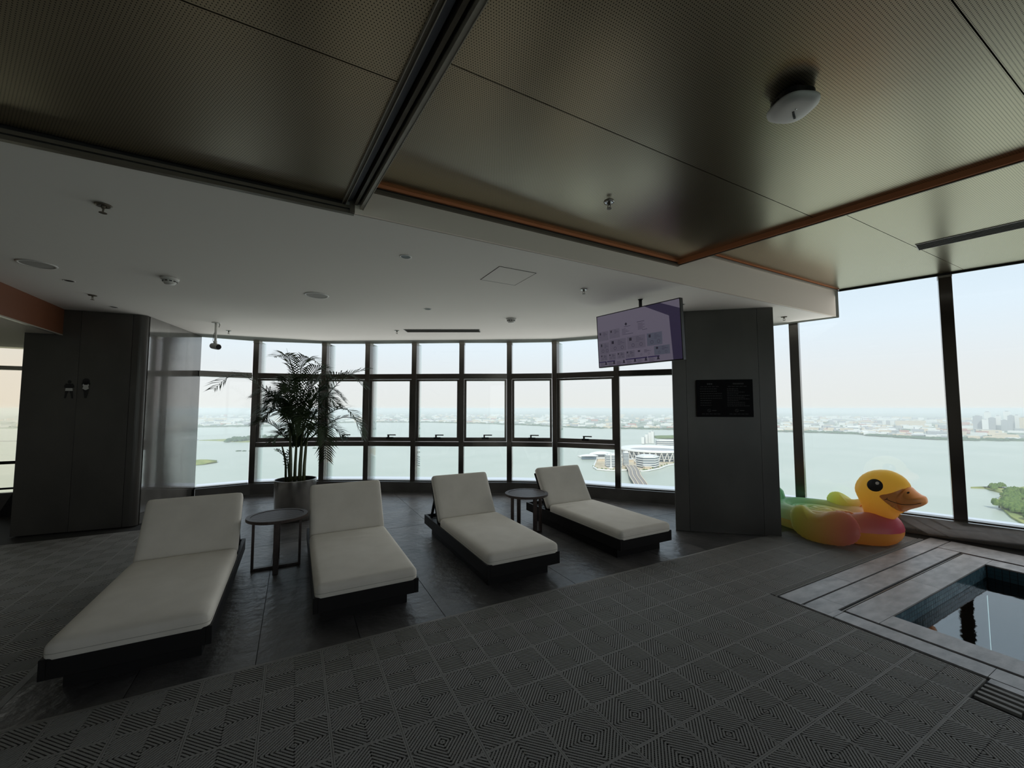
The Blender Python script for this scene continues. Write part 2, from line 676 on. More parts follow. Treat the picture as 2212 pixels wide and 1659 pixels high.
# ---- sliding-partition track beam between left and middle coffers
tb = struct_empty('trim_track_beam')
def along(o0, o1, z0, z1, name, m):
    q = [(beam_l(-5) + o0, -5), (beam_l(-5) + o1, -5), (beam_l(2.735) + o1, 2.735), (beam_l(2.735) + o0, 2.735)]
    MB().prism(q, z0, z1).build(name, M[m], tb)
along(0.000, 0.003, 2.868, 2.905, 'edge_lip', 'bronze_light')
along(0.003, 0.020, 2.873, 2.905, 'edge_strip', 'bronze')
along(0.020, 0.023, 2.866, 2.905, 'edge_lip', 'bronze_light')
along(0.023, 0.058, 2.892, 2.950, 'track_bed', 'track_blue')
along(0.058, 0.070, 2.935, 2.960, 'shadow_gap', 'black_gap')
along(0.070, 0.088, 2.872, 2.960, 'rail', 'bronze')
along(0.088, 0.104, 2.935, 2.960, 'shadow_gap', 'black_gap')
along(0.104, 0.124, 2.850, 2.960, 'rail', 'bronze_light')
along(0.124, 0.127, 2.846, 3.05, 'edge_lip', 'bronze_light')
along(0.127, 0.146, 2.93, 3.05, 'rail', 'bronze')
along(0.146, 0.152, 3.00, 3.05, 'shadow_gap', 'black_gap')
along(0.152, 0.178, 2.985, 3.05, 'rail', 'bronze')
along(0.178, 0.190, 3.035, 3.06, 'shadow_gap', 'black_gap')

# ---- middle coffer
c1 = struct_empty('ceiling_middle_coffer')
vs_1 = [2.70, 1.585, 0.46, -0.66, -1.8, -5.0]
for k in range(len(vs_1) - 1):
    v1, v0 = vs_1[k] - 0.0025, vs_1[k + 1] + 0.0025
    q = [(beam_l(v0) + 0.19, v0), (cop_b(v0), v0), (cop_b(v1), v1), (beam_l(v1) + 0.19, v1)]
    MB().prism(q, Z1, Z1 + 0.02).build('ceiling_panel', M['perf'], c1)
t1 = struct_empty('trim_middle')
MB().bb(0.40, 3.355, 2.700, 2.73, 3.018, 3.045).build('copper_rail', M['copper'], t1)
MB().bb(0.36, 3.355, 2.715, 2.73, 3.004, 3.018).build('shadow_gap', M['black_gap'], t1)
MB().bb(0.34, 3.358, 2.706, 2.73, 2.994, 3.004).build('bronze_strip', M['bronze'], t1)
MB().bb(0.32, 3.358, 2.700, 2.73, 2.980, 2.992).build('bronze_strip', M['bronze'], t1)
tcb = struct_empty('trim_copper_divider')
def alongc(o0, o1, z0, z1, name, m):
    q = [(cop_b(-5) + o0, -5), (cop_b(-5) + o1, -5), (cop_b(2.72) + o1, 2.72), (cop_b(2.72) + o0, 2.72)]
    MB().prism(q, z0, z1).build(name, M[m], tcb)
alongc(-0.004, 0.014, 2.998, 3.06, 'copper_rail', 'copper')
alongc(0.014, 0.026, 2.990, 3.20, 'bronze_strip', 'bronze')
alongc(0.026, 0.034, 3.03, 3.21, 'shadow_gap', 'black_gap')

# ---- coffer by the right-hand window
c2 = struct_empty('ceiling_right_coffer')
vs_2 = [2.735, 1.61, 0.48, -0.66, -1.8, -5.0]
for k in range(len(vs_2) - 1):
    v1, v0 = vs_2[k] - 0.0025, vs_2[k + 1] + 0.0025
    q = [(cop_b(v0) + 0.03, v0), (RX(v0) + 0.10, v0), (RX(v1) + 0.10, v1), (cop_b(v1) + 0.03, v1)]
    MB().prism(q, Z2, Z2 + 0.02).build('ceiling_panel', M['perf'], c2)
t2 = struct_empty('trim_right')
MB().bb(3.38, 6.60, 2.700, 2.735, 3.196, 3.212).build('copper_rail', M['copper'], t2)
MB().bb(3.38, 6.60, 2.715, 2.735, 3.188, 3.196).build('shadow_gap', M['black_gap'], t2)
MB().bb(3.38, 6.60, 2.703, 2.735, 3.172, 3.188).build('bronze_strip', M['bronze_light'], t2)
b = MB()
b.bar((RX(2.735) - 0.005, 2.735, 3.203), (RX(-5) - 0.005, -5, 3.203), 0.03, 0.024)
b.build('head_strip', M['black_gap'], t2)

# linear air slot in the right coffer, parallel to the glass
sl = thing('air_slot_diffuser', 'long charcoal linear air slot set in the bronze ceiling by the right window', 'air vent', (5.60, 1.60, Z2), R(-79.5))
b = MB().bb(0, 2.2, -0.115, -0.108, -0.006, 0.002).bb(0, 2.2, 0.108, 0.115, -0.006, 0.002).bb(-0.006, 0, -0.115, 0.115, -0.006, 0.002)
b.build('frame', M['grey_plastic'], sl)
for k in range(6):
    y = -0.09 + 0.036 * k
    MB().box((1.1, y, 0.0), (2.2, 0.026, 0.004), mtx=Matrix.Rotation(R(18), 3, 'X')).build('louver_blade', M['grey_plastic'], sl)
MB().bb(0, 2.2, -0.108, 0.108, -0.0015, -0.0005).build('dark_backing', M['black_gap'], sl)

# ---- roof above everything, back and side walls (behind the camera)
outer = [(-6.3, -8.3), (RX(-8.3) + 0.35, -8.3), (RX(4.1) + 0.4, 4.25), (5.85, 5.05), (5.25, 5.7), (4.52, 6.62), (3.8, 7.1), (3.0, 7.52),
         (2.2, 8.02), (1.4, 8.52), (0.6, 8.93), (-0.68, 9.23), (-1.8, 9.25), (-6.3, 9.6)]
S(MB().prism(outer, 3.46, 3.75).build('roof', M['wall_dark']))
wb = struct_empty('window_30', (-6.0, -8.0, 0))  # unseen windows, added to light the surfaces facing the camera
for k in range(9):
    MB().bb(1.9 * k - 0.05, 1.9 * k + 0.05, -0.15, 0.0, 0.0, 3.0).build('mullion', M['mullion'], wb)
MB().bb(0, 15.2, -0.09, -0.08, 0.2, 3.0).build('pane', M['glass'], wb)
S(MB().bb(-6.3, 9.9, -8.2, -7.9, -0.3, 0.2).bb(-6.3, 9.9, -8.2, -7.9, 3.0, 3.46).build('wall_back', M['hall']))
S(MB().bb(-6.3, 9.9, -7.9, -5.0, 3.1, 3.2).build('ceiling_back', M['hall']))
S(MB().bb(-6.3, -6.0, -8.0, 9.6, -0.3, 3.46).build('wall_left', M['hall']))
S(MB().prism([(RX(-2.67), -2.70), (RX(-2.67) + 0.3, -2.70), (RX(-8) + 0.3, -8.0), (RX(-8), -8.0)], -0.3, 3.46).build('wall_right', M['hall']))

# bulkhead and lower ceiling at the far left
S(MB().bb(-2.68, -2.65, 2.77, 9.3, 2.49, 3.45).build('wall_bulkhead', M['orange_glow']))
S(MB().bb(-6.0, -2.68, 2.77, 9.3, 2.495, 2.60).build('ceiling_low_left', M['plaster_warm']))
S(MB().bb(-2.685, -2.648, 2.77, 7.3, 2.482, 2.495).build('trim_bulkhead_edge', M['bronze_light']))

# ---- dark stone pier at the left with polished return
pl = struct_empty('wall_left_pier')
core = [(-2.98, 7.27), (-1.84, 7.16), (-1.51, 8.80), (-1.62, 9.35), (-3.28, 9.35)]
MB().prism(core, 0, 2.84).build('pier_core', M['wall_dark'], pl)
fx = [(-3.0, 7.24), (-2.48, 7.188), (-1.96, 7.136)]
for a, c in zip(fx, fx[1:]):
    q = [(a[0] + 0.0015, a[1]), (c[0] - 0.0015, c[1]), (c[0] - 0.0015, c[1] + 0.03), (a[0] + 0.0015, a[1] + 0.03)]
    MB().prism(q, 0.003, 2.818).build('stone_panel', M['stone'], pl)
# rounded corner
cx_, cy_, rr = -1.885, 7.205, 0.075
q = [(-1.957, 7.136)] + [(cx_ + rr * math.cos(R(a)), cy_ + rr * math.sin(R(a))) for a in range(-95, -9, 12)] + [(-1.83, 7.27), (-1.95, 7.2)]
MB().prism(q, 0.003, 2.818).build('stone_corner', M['stone'], pl)
ret = [(-1.805, 7.22), (-1.699, 7.733), (-1.594, 8.247), (-1.488, 8.76)]
for a, c in zip(ret, ret[1:]):
    q = [(a[0], a[1] + 0.0015), (c[0], c[1] - 0.0015), (c[0] - 0.03, c[1] - 0.0015 + 0.006), (a[0] - 0.03, a[1] + 0.0015 + 0.006)]
    MB().prism(q, 0.003, 2.818).build('polished_panel', M['stone_polished'], pl)

# ---- stone pier between the two window fronts
pr = struct_empty('wall_middle_pier')
A_, B_ = Vector((4.315, 3.625)), Vector((5.235, 2.845))
d_ = (B_ - A_).normalized()
n_ = Vector((-d_.y, d_.x))
core = [A_ + n_ * 0.03 + d_ * 0.03, B_ + n_ * 0.03 - d_ * 0.005, Vector((5.31, 3.32)), Vector((5.03, 4.10))]
MB().prism([tuple(q) for q in core], 0, 2.84).build('pier_core', M['wall_dark'], pr)
Lp = (B_ - A_).length
for t0, t1_ in ((0.0, 0.17), (0.17, 1.02), (1.02, Lp)):
    a, c = A_ + d_ * (t0 + 0.0015), A_ + d_ * (t1_ - 0.0015)
    q = [tuple(a), tuple(c), tuple(c + n_ * 0.03), tuple(a + n_ * 0.03)]
    MB().prism(q, 0.003, 2.818).build('stone_panel', M['stone'], pr)
q = [tuple(A_ + d_ * 0.002 + n_ * 0.032), tuple(A_ + d_ * 0.028 + n_ * 0.032), (5.03, 4.085), (5.005, 4.10)]
MB().prism(q, 0.003, 2.818).build('side_panel', M['stone_polished'], pr)
q = [tuple(B_ + n_ * 0.032 - d_ * 0.02), tuple(B_ + n_ * 0.032), (5.33, 3.32), (5.30, 3.325)]
MB().prism(q, 0.003, 2.818).build('side_panel', M['stone_polished'], pr)

# ---- front facade windows
def offs(pts, d):
    out = []
    for i, p in enumerate(pts):
        a = Vector(pts[max(i - 1, 0)]); c = Vector(pts[min(i + 1, len(pts) - 1)])
        t = (c - a).normalized()
        n = Vector((-t.y, t.x))
        out.append(tuple(Vector(p) + n * d))
    return out

handle_me = None
def bay(idx, A, B, sash, mull=True, mw=0.094, ztop=ZC, zs=0.205, full=False):
    A, B = Vector(A), Vector(B)
    d = B - A
    L = d.length
    w = struct_empty('window_%d' % idx, (A.x, A.y, 0), math.atan2(d.y, d.x))
    h = mw / 2
    dep = 0.15
    if mull:
        MB().bb(-h, h, 0.0, dep, 0.0, ztop - 0.055).build('mullion', M['mullion'], w, bevel=0.004)
        MB().bb(-h - 0.002, h + 0.002, -0.002, dep, ztop - 0.055, ztop).build('mullion_cap', M['bronze_light'], w)
    if mull:
        MB().bb(-0.009, 0.009, dep + 0.005, dep + 0.34, 0.17, ztop).build('glass_fin', M['glass'], w)
    x0, x1 = (h if mull else -0.02), L - h
    MB().bb(x0, x1, 0.03, dep, zs - 0.03, zs).build('bottom_rail', M['mullion'], w)
    if full:
        MB().bb(x0, x1, 0.115, 0.125, zs, ztop).build('pane', M['glass'], w)
        return w
    MB().bb(x0, x1, 0.02, dep, 2.11, 2.21).build('transom', M['mullion'], w, bevel=0.003)
    MB().bb(x0, x1, 0.115, 0.125, 2.21, ztop).build('pane', M['glass'], w)
    if not sash:
        MB().bb(x0, x1, 0.115, 0.125, zs, 2.11).build('pane', M['glass'], w)
        return w
    MB().bb(x0, x1, 0.02, dep, 0.84, 0.925).build('transom', M['mullion'], w, bevel=0.003)
    MB().bb(x0, x1, 0.115, 0.125, zs, 0.84).build('pane', M['glass'], w)
    s = MB()
    s.bb(x0 + 0.004, x1 - 0.004, 0.035, 0.10, 0.93, 1.006)
    s.bb(x0 + 0.004, x1 - 0.004, 0.035, 0.10, 2.072, 2.105)
    s.bb(x0 + 0.004, x0 + 0.042, 0.035, 0.10, 1.006, 2.072)
    s.bb(x1 - 0.042, x1 - 0.004, 0.035, 0.10, 1.006, 2.072)
    sf = s.build('sash', M['mullion'], w)
    MB().bb(x0 + 0.042, x1 - 0.042, 0.07, 0.08, 1.006, 2.072).build('pane', M['glass'], sf)
    xm = L / 2
    hb = MB()
    hb.bb(xm - 0.065, xm + 0.065, 0.012, 0.037, 0.975, 1.012)
    hb.bb(xm - 0.03, xm - 0.004, -0.02, 0.02, 1.0, 1.062)
    hb.bb(xm - 0.03, xm + 0.13, -0.03, -0.012, 1.045, 1.064)
    hb.build('handle', M['handle'], sf, bevel=0.003)
    return w

for i in range(len(FR) - 1):
    bay(i + 1, FR[i], FR[i + 1], sash=(1 <= i <= 7), mull=(i > 0))
kb = offs(FR, -0.065)
kb2 = offs(FR, 0.14)
bf = struct_empty('baseboard_front')
for i in range(len(FR) - 1):
    MB().prism([kb[i], kb[i + 1], kb2[i + 1], kb2[i]], 0, 0.19).build('stone_panel', M['sill_stone'], bf)
k3, k4 = offs(FR, 0.15), offs(FR, 0.66)
lg = struct_empty('window_ledge_front')
for i in range(len(FR) - 1):
    MB().prism([k3[i], k3[i + 1], k4[i + 1], k4[i]], 0.05, 0.165).build('ledge_panel', M['ledge'], lg)

# ---- right facade windows (full height glass)
for i in range(len(RT) - 1):
    bay(i + 11, RT[i], RT[i + 1], False, mull=(i > 0), mw=0.115, ztop=(3.22 if i > 1 else 3.22), zs=0.225, full=True)
kb, kb2 = offs(RT, -0.065), offs(RT, 0.14)
br = struct_empty('baseboard_right')
for i in range(len(RT) - 1):
    MB().prism([kb[i], kb[i + 1], kb2[i + 1], kb2[i]], 0, 0.215).build('stone_panel', M['stone_polished'], br)
k3, k4 = offs(RT, 0.15), offs(RT, 0.62)
lr = struct_empty('window_ledge_right')
for i in range(len(RT) - 1):
    MB().prism([k3[i], k3[i + 1], k4[i + 1], k4[i]], 0.05, 0.165).build('ledge_panel', M['ledge'], lr)

# ---- bronze-tinted window beyond the left pier
wl = struct_empty('window_20', (-6.0, 9.0, 0))
MB().bb(0, 2.75, 0.0, 0.1, 0.0, 0.28).build('bottom_rail', M['wall_dark'], wl)
MB().bb(0, 2.75, 0.0, 0.1, 2.14, 2.20).build('transom', M['bronze_light'], wl)
MB().bb(0, 2.75, 0.0, 0.1, 2.62, 2.66).build('top_rail', M['bronze'], wl)
MB().bb(0, 2.75, 0.05, 0.06, 0.28, 2.14).build('pane', M['glass_bronze'], wl)
MB().bb(0, 2.75, 0.05, 0.06, 2.20, 2.62).build('pane', M['glass_bronze'], wl)
S(MB().bb(-6.0, -3.2, 8.95, 9.15, 2.495, 3.45).build('wall_far_left', M['plaster_warm']))
rl = thing('hand_railing', 'black two-bar hand railing in front of the tinted window beyond the left pier', 'railing', (-5.9, 8.4, 0))
MB().tube([(0, 0, 0.79), (2.5, 0, 0.79)], 0.022, 8).build('top_rail', M['black_metal'], rl, smooth=True)
MB().tube([(0, 0, 0.43), (2.5, 0, 0.43)], 0.014, 8).build('lower_rail', M['black_metal'], rl, smooth=True)
for x in (0.4, 2.52):
    MB().bar((x, 0, 0), (x, 0, 0.80), 0.04, 0.02).build('post', M['black_metal'], rl)
st = thing('slanted_dark_panel', 'dark slanted panel standing behind the lower rail beside the left pier', 'panel', (-3.45, 8.65, 0))
MB().add([(-0.28, 0, 0), (0.12, 0, 0), (0.12, 0, 0.56), (-0.03, 0, 0.56), (-0.28, 0.06, 0), (0.12, 0.06, 0), (0.12, 0.06, 0.56), (-0.03, 0.06, 0.56)],
         [(0, 1, 2, 3), (7, 6, 5, 4), (0, 4, 5, 1), (1, 5, 6, 2), (2, 6, 7, 3), (3, 7, 4, 0)]).build('panel', M['timber_black'], st)
MB().bar((0.02, -0.01, 0.50), (0.06, -0.01, 0.36), 0.012, 0.012).build('bracket', M['chrome'], st)

# ================================================================== FLOOR MATS
def mat_tile_mesh():
    b = MB()
    a, br_, zt, zb = 0.1496, 0.0075, 0.008, -0.0115
    s = a - br_
    for k in range(4):
        rot = Matrix.Rotation(k * PI / 2, 3, 'Z')

        def q(pts, faces):
            b.add([rot @ Vector(p) for p in pts], faces)
        # rim
        q([(-a, -a, zt), (a, -a, zt), (s, -s, zt), (-s, -s, zt), (-a, -a, zb), (a, -a, zb), (-s, -s, zb), (s, -s, zb)],
          [(0, 1, 2, 3), (4, 5, 1, 0), (3, 2, 7, 6)])
        # diamond ribs
        pr_, wr, wc, sp = 0.0143, 0.0086, 0.0036, 0.0112
        e1, e2 = Vector((1, 1, 0)) / math.sqrt(2), Vector((1, -1, 0)) / math.sqrt(2)
        D = math.sqrt(2) * s
        n = int(D / pr_)
        for i in range(n + 1):
            d = (i + 0.5) * pr_
            t = min(d, D - d)
            if t < 0.004:
                continue
            o = e1 * d
            p0, p1, p2, p3 = o - e1 * wr / 2 - e2 * t, o - e1 * wr / 2 + e2 * t, o + e1 * wr / 2 + e2 * t, o + e1 * wr / 2 - e2 * t
            pts = [Vector((p.x, p.y, zt)) for p in (p0, p1, p2, p3)] + [Vector((p.x, p.y, zb)) for p in (p0, p1, p2, p3)]
            q(pts, [(3, 2, 1, 0), (0, 1, 5, 4), (2, 3, 7, 6)])
        m_ = int(s / math.sqrt(2) / sp) + 1
        for i in range(-m_, m_ + 1):
            t = (i + 0.5) * sp
            d0, d1 = abs(t), D - abs(t)
            if d1 - d0 < 0.01:
                continue
            p0, p1 = e2 * (t - wc / 2) + e1 * d0, e2 * (t - wc / 2) + e1 * d1
            p2, p3 = e2 * (t + wc / 2) + e1 * d1, e2 * (t + wc / 2) + e1 * d0
            z_ = zt - 0.0022
            pts = [Vector((p.x, p.y, z_)) for p in (p0, p1, p2, p3)] + [Vector((p.x, p.y, zb)) for p in (p0, p1, p2, p3)]
            q(pts, [(3, 2, 1, 0), (1, 0, 4, 5), (3, 2, 6, 7)])
    me = bpy.data.meshes.new('mat_tile')
    me.from_pydata(b.v, [], b.f)
    me.update()
    bm = bmesh.new()
    bm.from_mesh(me)
    for f in bm.faces:                       # make every top face look up
        if abs(f.normal.z) > 0.5 and f.normal.z < 0:
            f.normal_flip()
    bm.to_mesh(me)
    bm.free()
    me.materials.append(M['mat'])
    return me


MT = mat_tile_mesh()
SU, SV, U0, V0 = 0.303, 0.30, 0.19, 0.234


def lay_mats(root, cells):
    for i, j in cells:
        o = bpy.data.objects.new('mat_tile', MT)
        COL.objects.link(o)
        o.parent = root
        o.scale = (1.008, 1.0, 1.0)
        o.location = (U0 + (i + 0.5) * SU, V0 + (j + 0.5) * SV, random.uniform(-0.0006, 0.0006))
        o.rotation_euler = (0, 0, R(random.uniform(-0.25, 0.25)))


fm = thing('floor_matting', 'dark grey interlocking perforated floor mat running between the loungers and the pool', 'floor mat')
rows = {0: (6, 9), 1: (4, 9), 2: (3, 10), 3: (1, 10), 4: (-1, 10), 5: (-3, 10), 6: (-5, 20), 7: (-5, 20), 8: (-6, 20)}
lay_mats(fm, [(i, j) for j, (i0, i1) in rows.items() for i in range(i0, i1 + 1)])
b = MB().add([(-1.9, 2.936, 0.008), (5.0, 2.936, 0.008), (5.0, 2.968, 0.001), (-1.9, 2.968, 0.001), (-1.9, 2.936, -0.012), (5.0, 2.936, -0.012)],
             [(3, 2, 1, 0), (0, 1, 5, 4)])
b.build('edge_strip', M['mat'], fm)
fm2 = thing('floor_matting', 'dark grey perforated floor mat lying in front of the left stone pier', 'floor mat')
lay_mats(fm2, [(i, j) for j in range(9, 23) for i in range(-12, -5)
               if (U0 + i * SU + 0.35) > -0.437 * (V0 + (j + 1) * SV) - 0.45 and not (j > 21)])
MB().add([(-1.327, 2.95, 0.008), (-1.327, 7.1, 0.008), (-1.300, 7.1, 0.001), (-1.300, 2.95, 0.001)], [(3, 2, 1, 0)]).build('edge_strip', M['mat'], fm2)

# ================================================================== POOL
pool = thing('plunge_pool', 'rectangular pool with still dark blue water and pale stone coping by the right window', 'pool')
def stone(x0, x1, y0, y1, z=0.0):
    MB().bb(x0 + 0.0015, x1 - 0.0015, y0 + 0.0015, y1 - 0.0015, -0.012, z + random.uniform(-0.0006, 0.0006)).build('coping_stone', M['pool_stone'], pool)
for a, c in zip((3.575, 4.42, 5.13, 5.84, 6.78), (4.42, 5.13, 5.84, 6.78)):
    stone(a, c, 1.822, 1.985)
for a, c in zip((3.60, 3.85, 4.32, 4.53, 5.23, 5.94), (3.85, 4.32, 4.53, 5.23, 5.94, 6.37)):
    stone(a, c, 1.640, 1.808)
for a, c in zip((3.765, 4.95, 6.34), (4.95, 6.34)):
    stone(a, c, 1.40, 1.605)
# near end
MB().prism([(3.575, 1.82), (3.735, 1.64), (3.735, 1.603), (3.575, 1.603)], -0.012, 0).build('coping_stone', M['pool_stone'], pool)
for a, c in zip((0.835, 1.603), (0.0,)):
    pass
for a, c in ((0.84, 1.60), (0.14, 0.84), (-0.6, 0.14), (-1.4, -0.6)):
    stone(3.575, 3.735, a, c)
for a, c in ((0.50, 1.40), (-0.6, 0.50), (-1.4, -0.6)):
    stone(3.765, 3.985, a, c)
stone(3.765, 3.985, 1.40, 1.40 + 0.003)
for a, c in ((-0.6, 0.655), (-1.4, -0.6)):
    stone(3.285, 3.565, a, c)
# far end
for a, c in ((0.50, 1.40), (-0.6, 0.50), (-1.4, -0.6)):
    stone(6.11, 6.34, a, c)
for a, c in ((0.9, 1.815), (0.1, 0.9), (-0.7, 0.1)):
    stone(6.385, 6.80, a, c)
# slots and grate
b = MB().bb(3.735, 6.385, 1.606, 1.639, -0.011, -0.009).bb(3.736, 3.764, -1.4, 1.606, -0.011, -0.009).bb(6.341, 6.384, -0.7, 1.606, -0.011, -0.009)
b.build('overflow_channel', M['black_gap'], pool)
MB().bb(3.75, 6.37, 1.614, 1.622, -0.010, -0.004).build('channel_rib', M['bronze'], pool)
MB().bb(3.60, 6.5, 1.809, 1.821, -0.011, -0.008).build('overflow_channel', M['black_gap'], pool)
for y in (1.994, 2.008, 2.022):
    MB().bb(3.545, 6.6, y, y + 0.006, -0.011, 0.006).build('grate_bar', M['mat'], pool)
for k in range(4):
    MB().bb(3.275 + 0.055 * k, 3.30 + 0.055 * k, 0.665, 0.825, -0.011, 0.005).build('grate_bar', M['mat'], pool)
for x in (3.52, 3.50):
    pass
MB().bb(3.50, 3.56, 0.665, 0.825, -0.011, 0.003).build('grate_bar', M['pool_stone'], pool)
# basin
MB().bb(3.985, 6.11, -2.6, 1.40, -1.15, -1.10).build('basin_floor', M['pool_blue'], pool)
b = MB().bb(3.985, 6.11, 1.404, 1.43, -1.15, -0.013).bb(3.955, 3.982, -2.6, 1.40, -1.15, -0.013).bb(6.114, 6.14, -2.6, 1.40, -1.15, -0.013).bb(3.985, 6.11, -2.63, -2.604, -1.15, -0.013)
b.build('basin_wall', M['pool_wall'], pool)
tm = None
for r_i in range(4):
    for k in range(44):
        x = 3.988 + 0.0482 * k
        if tm is None:
            o = MB().bb(0.0015, 0.0467, -0.004, 0.0, 0.0015, 0.0355).build('mosaic_tile', M['mosaic'], pool)
            tm = o.data
        else:
            o = bpy.data.objects.new('mosaic_tile', tm)
            COL.objects.link(o)
            o.parent = pool
        o.location = (x, 1.4035, -0.05 - 0.037 * r_i)
b = MB()
for r_i in range(3):
    for k in range(60):
        y = 1.39 - 0.0482 * k
        b.bb(6.109, 6.113, y - 0.0452, y - 0.0015, -0.05 - 0.037 * r_i, -0.016 - 0.037 * r_i)
o = b.build('mosaic_band', M['pool_blue'], pool)
o['kind'] = 'stuff'
MB().add([(3.983, -2.6, -0.127), (6.113, -2.6, -0.127), (6.113, 1.404, -0.127), (3.983, 1.404, -0.127)], [(0, 1, 2, 3)]).build('water', M['pool_water'], pool)

# ================================================================== LOUNGERS
def make_lounger(label, loc):
    t = thing('sun_lounger', label, 'sun lounger', loc, 0, 'cushioned loungers on the slate floor')
    hw, hl = 0.373, 0.945
    MB().bb(-hw, -hw + 0.03, -hl, hl, 0.11, 0.22).build('side_rail', M['timber_black'], t, bevel=0.003)
    MB().bb(hw - 0.03, hw, -hl, hl, 0.11, 0.22).build('side_rail', M['timber_black'], t, bevel=0.003)
    MB().bb(-hw + 0.03, hw - 0.03, -hl, -hl + 0.03, 0.11, 0.22).build('end_rail', M['timber_black'], t, bevel=0.003)
    MB().bb(-hw + 0.03, hw - 0.03, hl - 0.03, hl, 0.11, 0.22).build('end_rail', M['timber_black'], t, bevel=0.003)
    for k in range(13):
        y = -0.85 + 0.14 * k
        MB().bb(-hw + 0.03, hw - 0.03, y, y + 0.115, 0.165, 0.185).build('slat', M['timber_black'], t)
    MB().bb(-hw + 0.062, hw - 0.062, -hl + 0.115, hl - 0.115, 0.0, 0.11).build('plinth', M['timber_black'], t)
    # seat cushion
    y0, y1 = -hl - 0.004, 0.375
    c = ((0, (y0 + y1) / 2, 0.245))
    sc_ = MB().rbox(c, (0.728, y1 - y0, 0.115), 0.042, 14, 0.014).build('seat_cushion', M['fabric'], t, smooth=True)
    loop = []
    hx, hy, rr = 0.364 + 0.0005, (y1 - y0) / 2 + 0.0005, 0.042
    for sx_, sy_, a0 in ((1, -1, -90), (1, 1, 0), (-1, 1, 90), (-1, -1, 180)):
        for k in range(4):
            a = R(a0 + 30 * k)
            loop.append((sx_ * (hx - rr) + rr * math.cos(a), c[1] + sy_ * (hy - rr) + rr * math.sin(a), 0.243))
    MB().tube(loop, 0.0022, 5, closed=True).build('seam', M['seam'], sc_, smooth=True)
    # backrest
    tilt = R(-33.5)
    mt = Matrix.Rotation(tilt, 3, 'X')
    base = Vector((0, 0.362, 0.268))
    Lb, th = 0.575, 0.098
    ctr = base + mt @ Vector((0, th / 2, Lb / 2))
    bc = MB().rbox(ctr, (0.722, th, Lb), 0.036, 12, 0.0, mt).build('back_cushion', M['fabric'], t, smooth=True)
    bp = MB()
    bp.box(base + mt @ Vector((0, th + 0.012, Lb / 2 - 0.03)), (0.715, 0.02, Lb - 0.03), mtx=mt)
    bp.build('back_board', M['timber_black'], t)
    for s in (-1, 1):
        a = base + mt @ Vector((s * 0.33, th + 0.025, 0.33))
        MB().bar(a, (s * 0.33, 0.80, 0.19), 0.03, 0.016).build('prop_stay', M['timber_black'], t)
        MB().bb(s * 0.335 - 0.012, s * 0.335 + 0.012, 0.36, 0.90, 0.186, 0.205).build('ratchet_rail', M['timber_black'], t)
    return t

l1 = make_lounger('black-framed lounger with oatmeal cushions, largest and nearest, left of the first round table', (-0.788, 4.075, 0))
l2 = dup(l1, (0.520, 4.165, 0), 0, 'black-framed lounger with oatmeal cushions in front of the steel palm planter')
l3 = dup(l1, (1.842, 4.130, 0), 0, 'black-framed lounger with oatmeal cushions, just left of the second round table')
l4 = dup(l1, (3.305, 4.095, 0), 0, 'black-framed lounger with oatmeal cushions beside the middle stone pier')

def wrinkle(root, seed, y_mid, amp):
    for ch in root.children:
        if ch.name.startswith('seat_cushion'):
            y0, y1 = -0.949, 0.375
            b = MB().rbox((0, (y0 + y1) / 2, 0.245), (0.728, y1 - y0, 0.115), 0.042, 52, 0.014)
            q = random.Random(seed)
            folds = [(q.uniform(-0.26, 0.05), y_mid + q.uniform(-0.13, 0.10), q.uniform(0.12, 0.22), q.uniform(-0.25, 0.25), q.uniform(0.6, 1.0)) for _ in range(5)]
            out = []
            for x, y, z in b.v:
                if z > 0.29:
                    for fx_, fy_, ln, sl, a in folds:
                        d = y - (fy_ + sl * (x - fx_))
                        z += amp * a * math.exp(-(d / 0.017) ** 2) * math.exp(-((x - fx_) / ln) ** 2)
                out.append((x, y, z))
            me = bpy.data.meshes.new('seat_cushion')
            me.from_pydata(out, [], b.f)
            me.update()
            for p in me.polygons:
                p.use_smooth = True
            me.materials.append(M['fabric'])
            ch.data = me
wrinkle(l2, 5, 0.12, 0.008)
wrinkle(l4, 9, 0.20, 0.008)

# ================================================================== SIDE TABLES
def make_table(label, loc):
    t = thing('side_table', label, 'side table', loc, 0, 'round side tables')
    H, r = 0.505, 0.268
    prof = [(r - 0.040, H - 0.028), (r - 0.003, H - 0.028), (r, H - 0.025), (r, H - 0.003), (r - 0.003, H), (r - 0.040, H), (r - 0.040, H - 0.028)]
    MB().lathe(prof, 48, cap=False).build('rim', M['espresso'], t, smooth=False)
    ri = r - 0.043
    n = 6
    wd = 2 * ri / n
    for k in range(n):
        ya, yb = -ri + wd * k + 0.0018, -ri + wd * (k + 1) - 0.0018
        top, bot = [], []
        for i in range(9):
            y = ya + (yb - ya) * i / 8
            x = math.sqrt(max(ri * ri - y * y, 0.0))
            top.append((x, y))
            bot.append((-x, y))
        MB().prism(bot + top[::-1], H - 0.022, H - 0.003).build('plank', M['espresso'], t)
    lr_ = 0.200
    for a in range(4):
        ca, sa = math.cos(a * PI / 2), math.sin(a * PI / 2)
        MB().box((lr_ * ca, lr_ * sa, (H - 0.028) / 2), (0.022, 0.046, H - 0.028), a * PI / 2).build('leg', M['espresso'], t, bevel=0.002)
    MB().box((0, 0, 0.012), (0.38, 0.044, 0.022)).build('foot_rail', M['espresso'], t)
    MB().box((0, 0, 0.0135), (0.044, 0.38, 0.021)).build('foot_rail', M['espresso'], t)
    MB().box((0, 0, H - 0.036), (0.40, 0.044, 0.018)).build('top_rail', M['espresso'], t)
    MB().box((0, 0, H - 0.036), (0.044, 0.40, 0.018)).build('top_rail', M['espresso'], t)
    return t
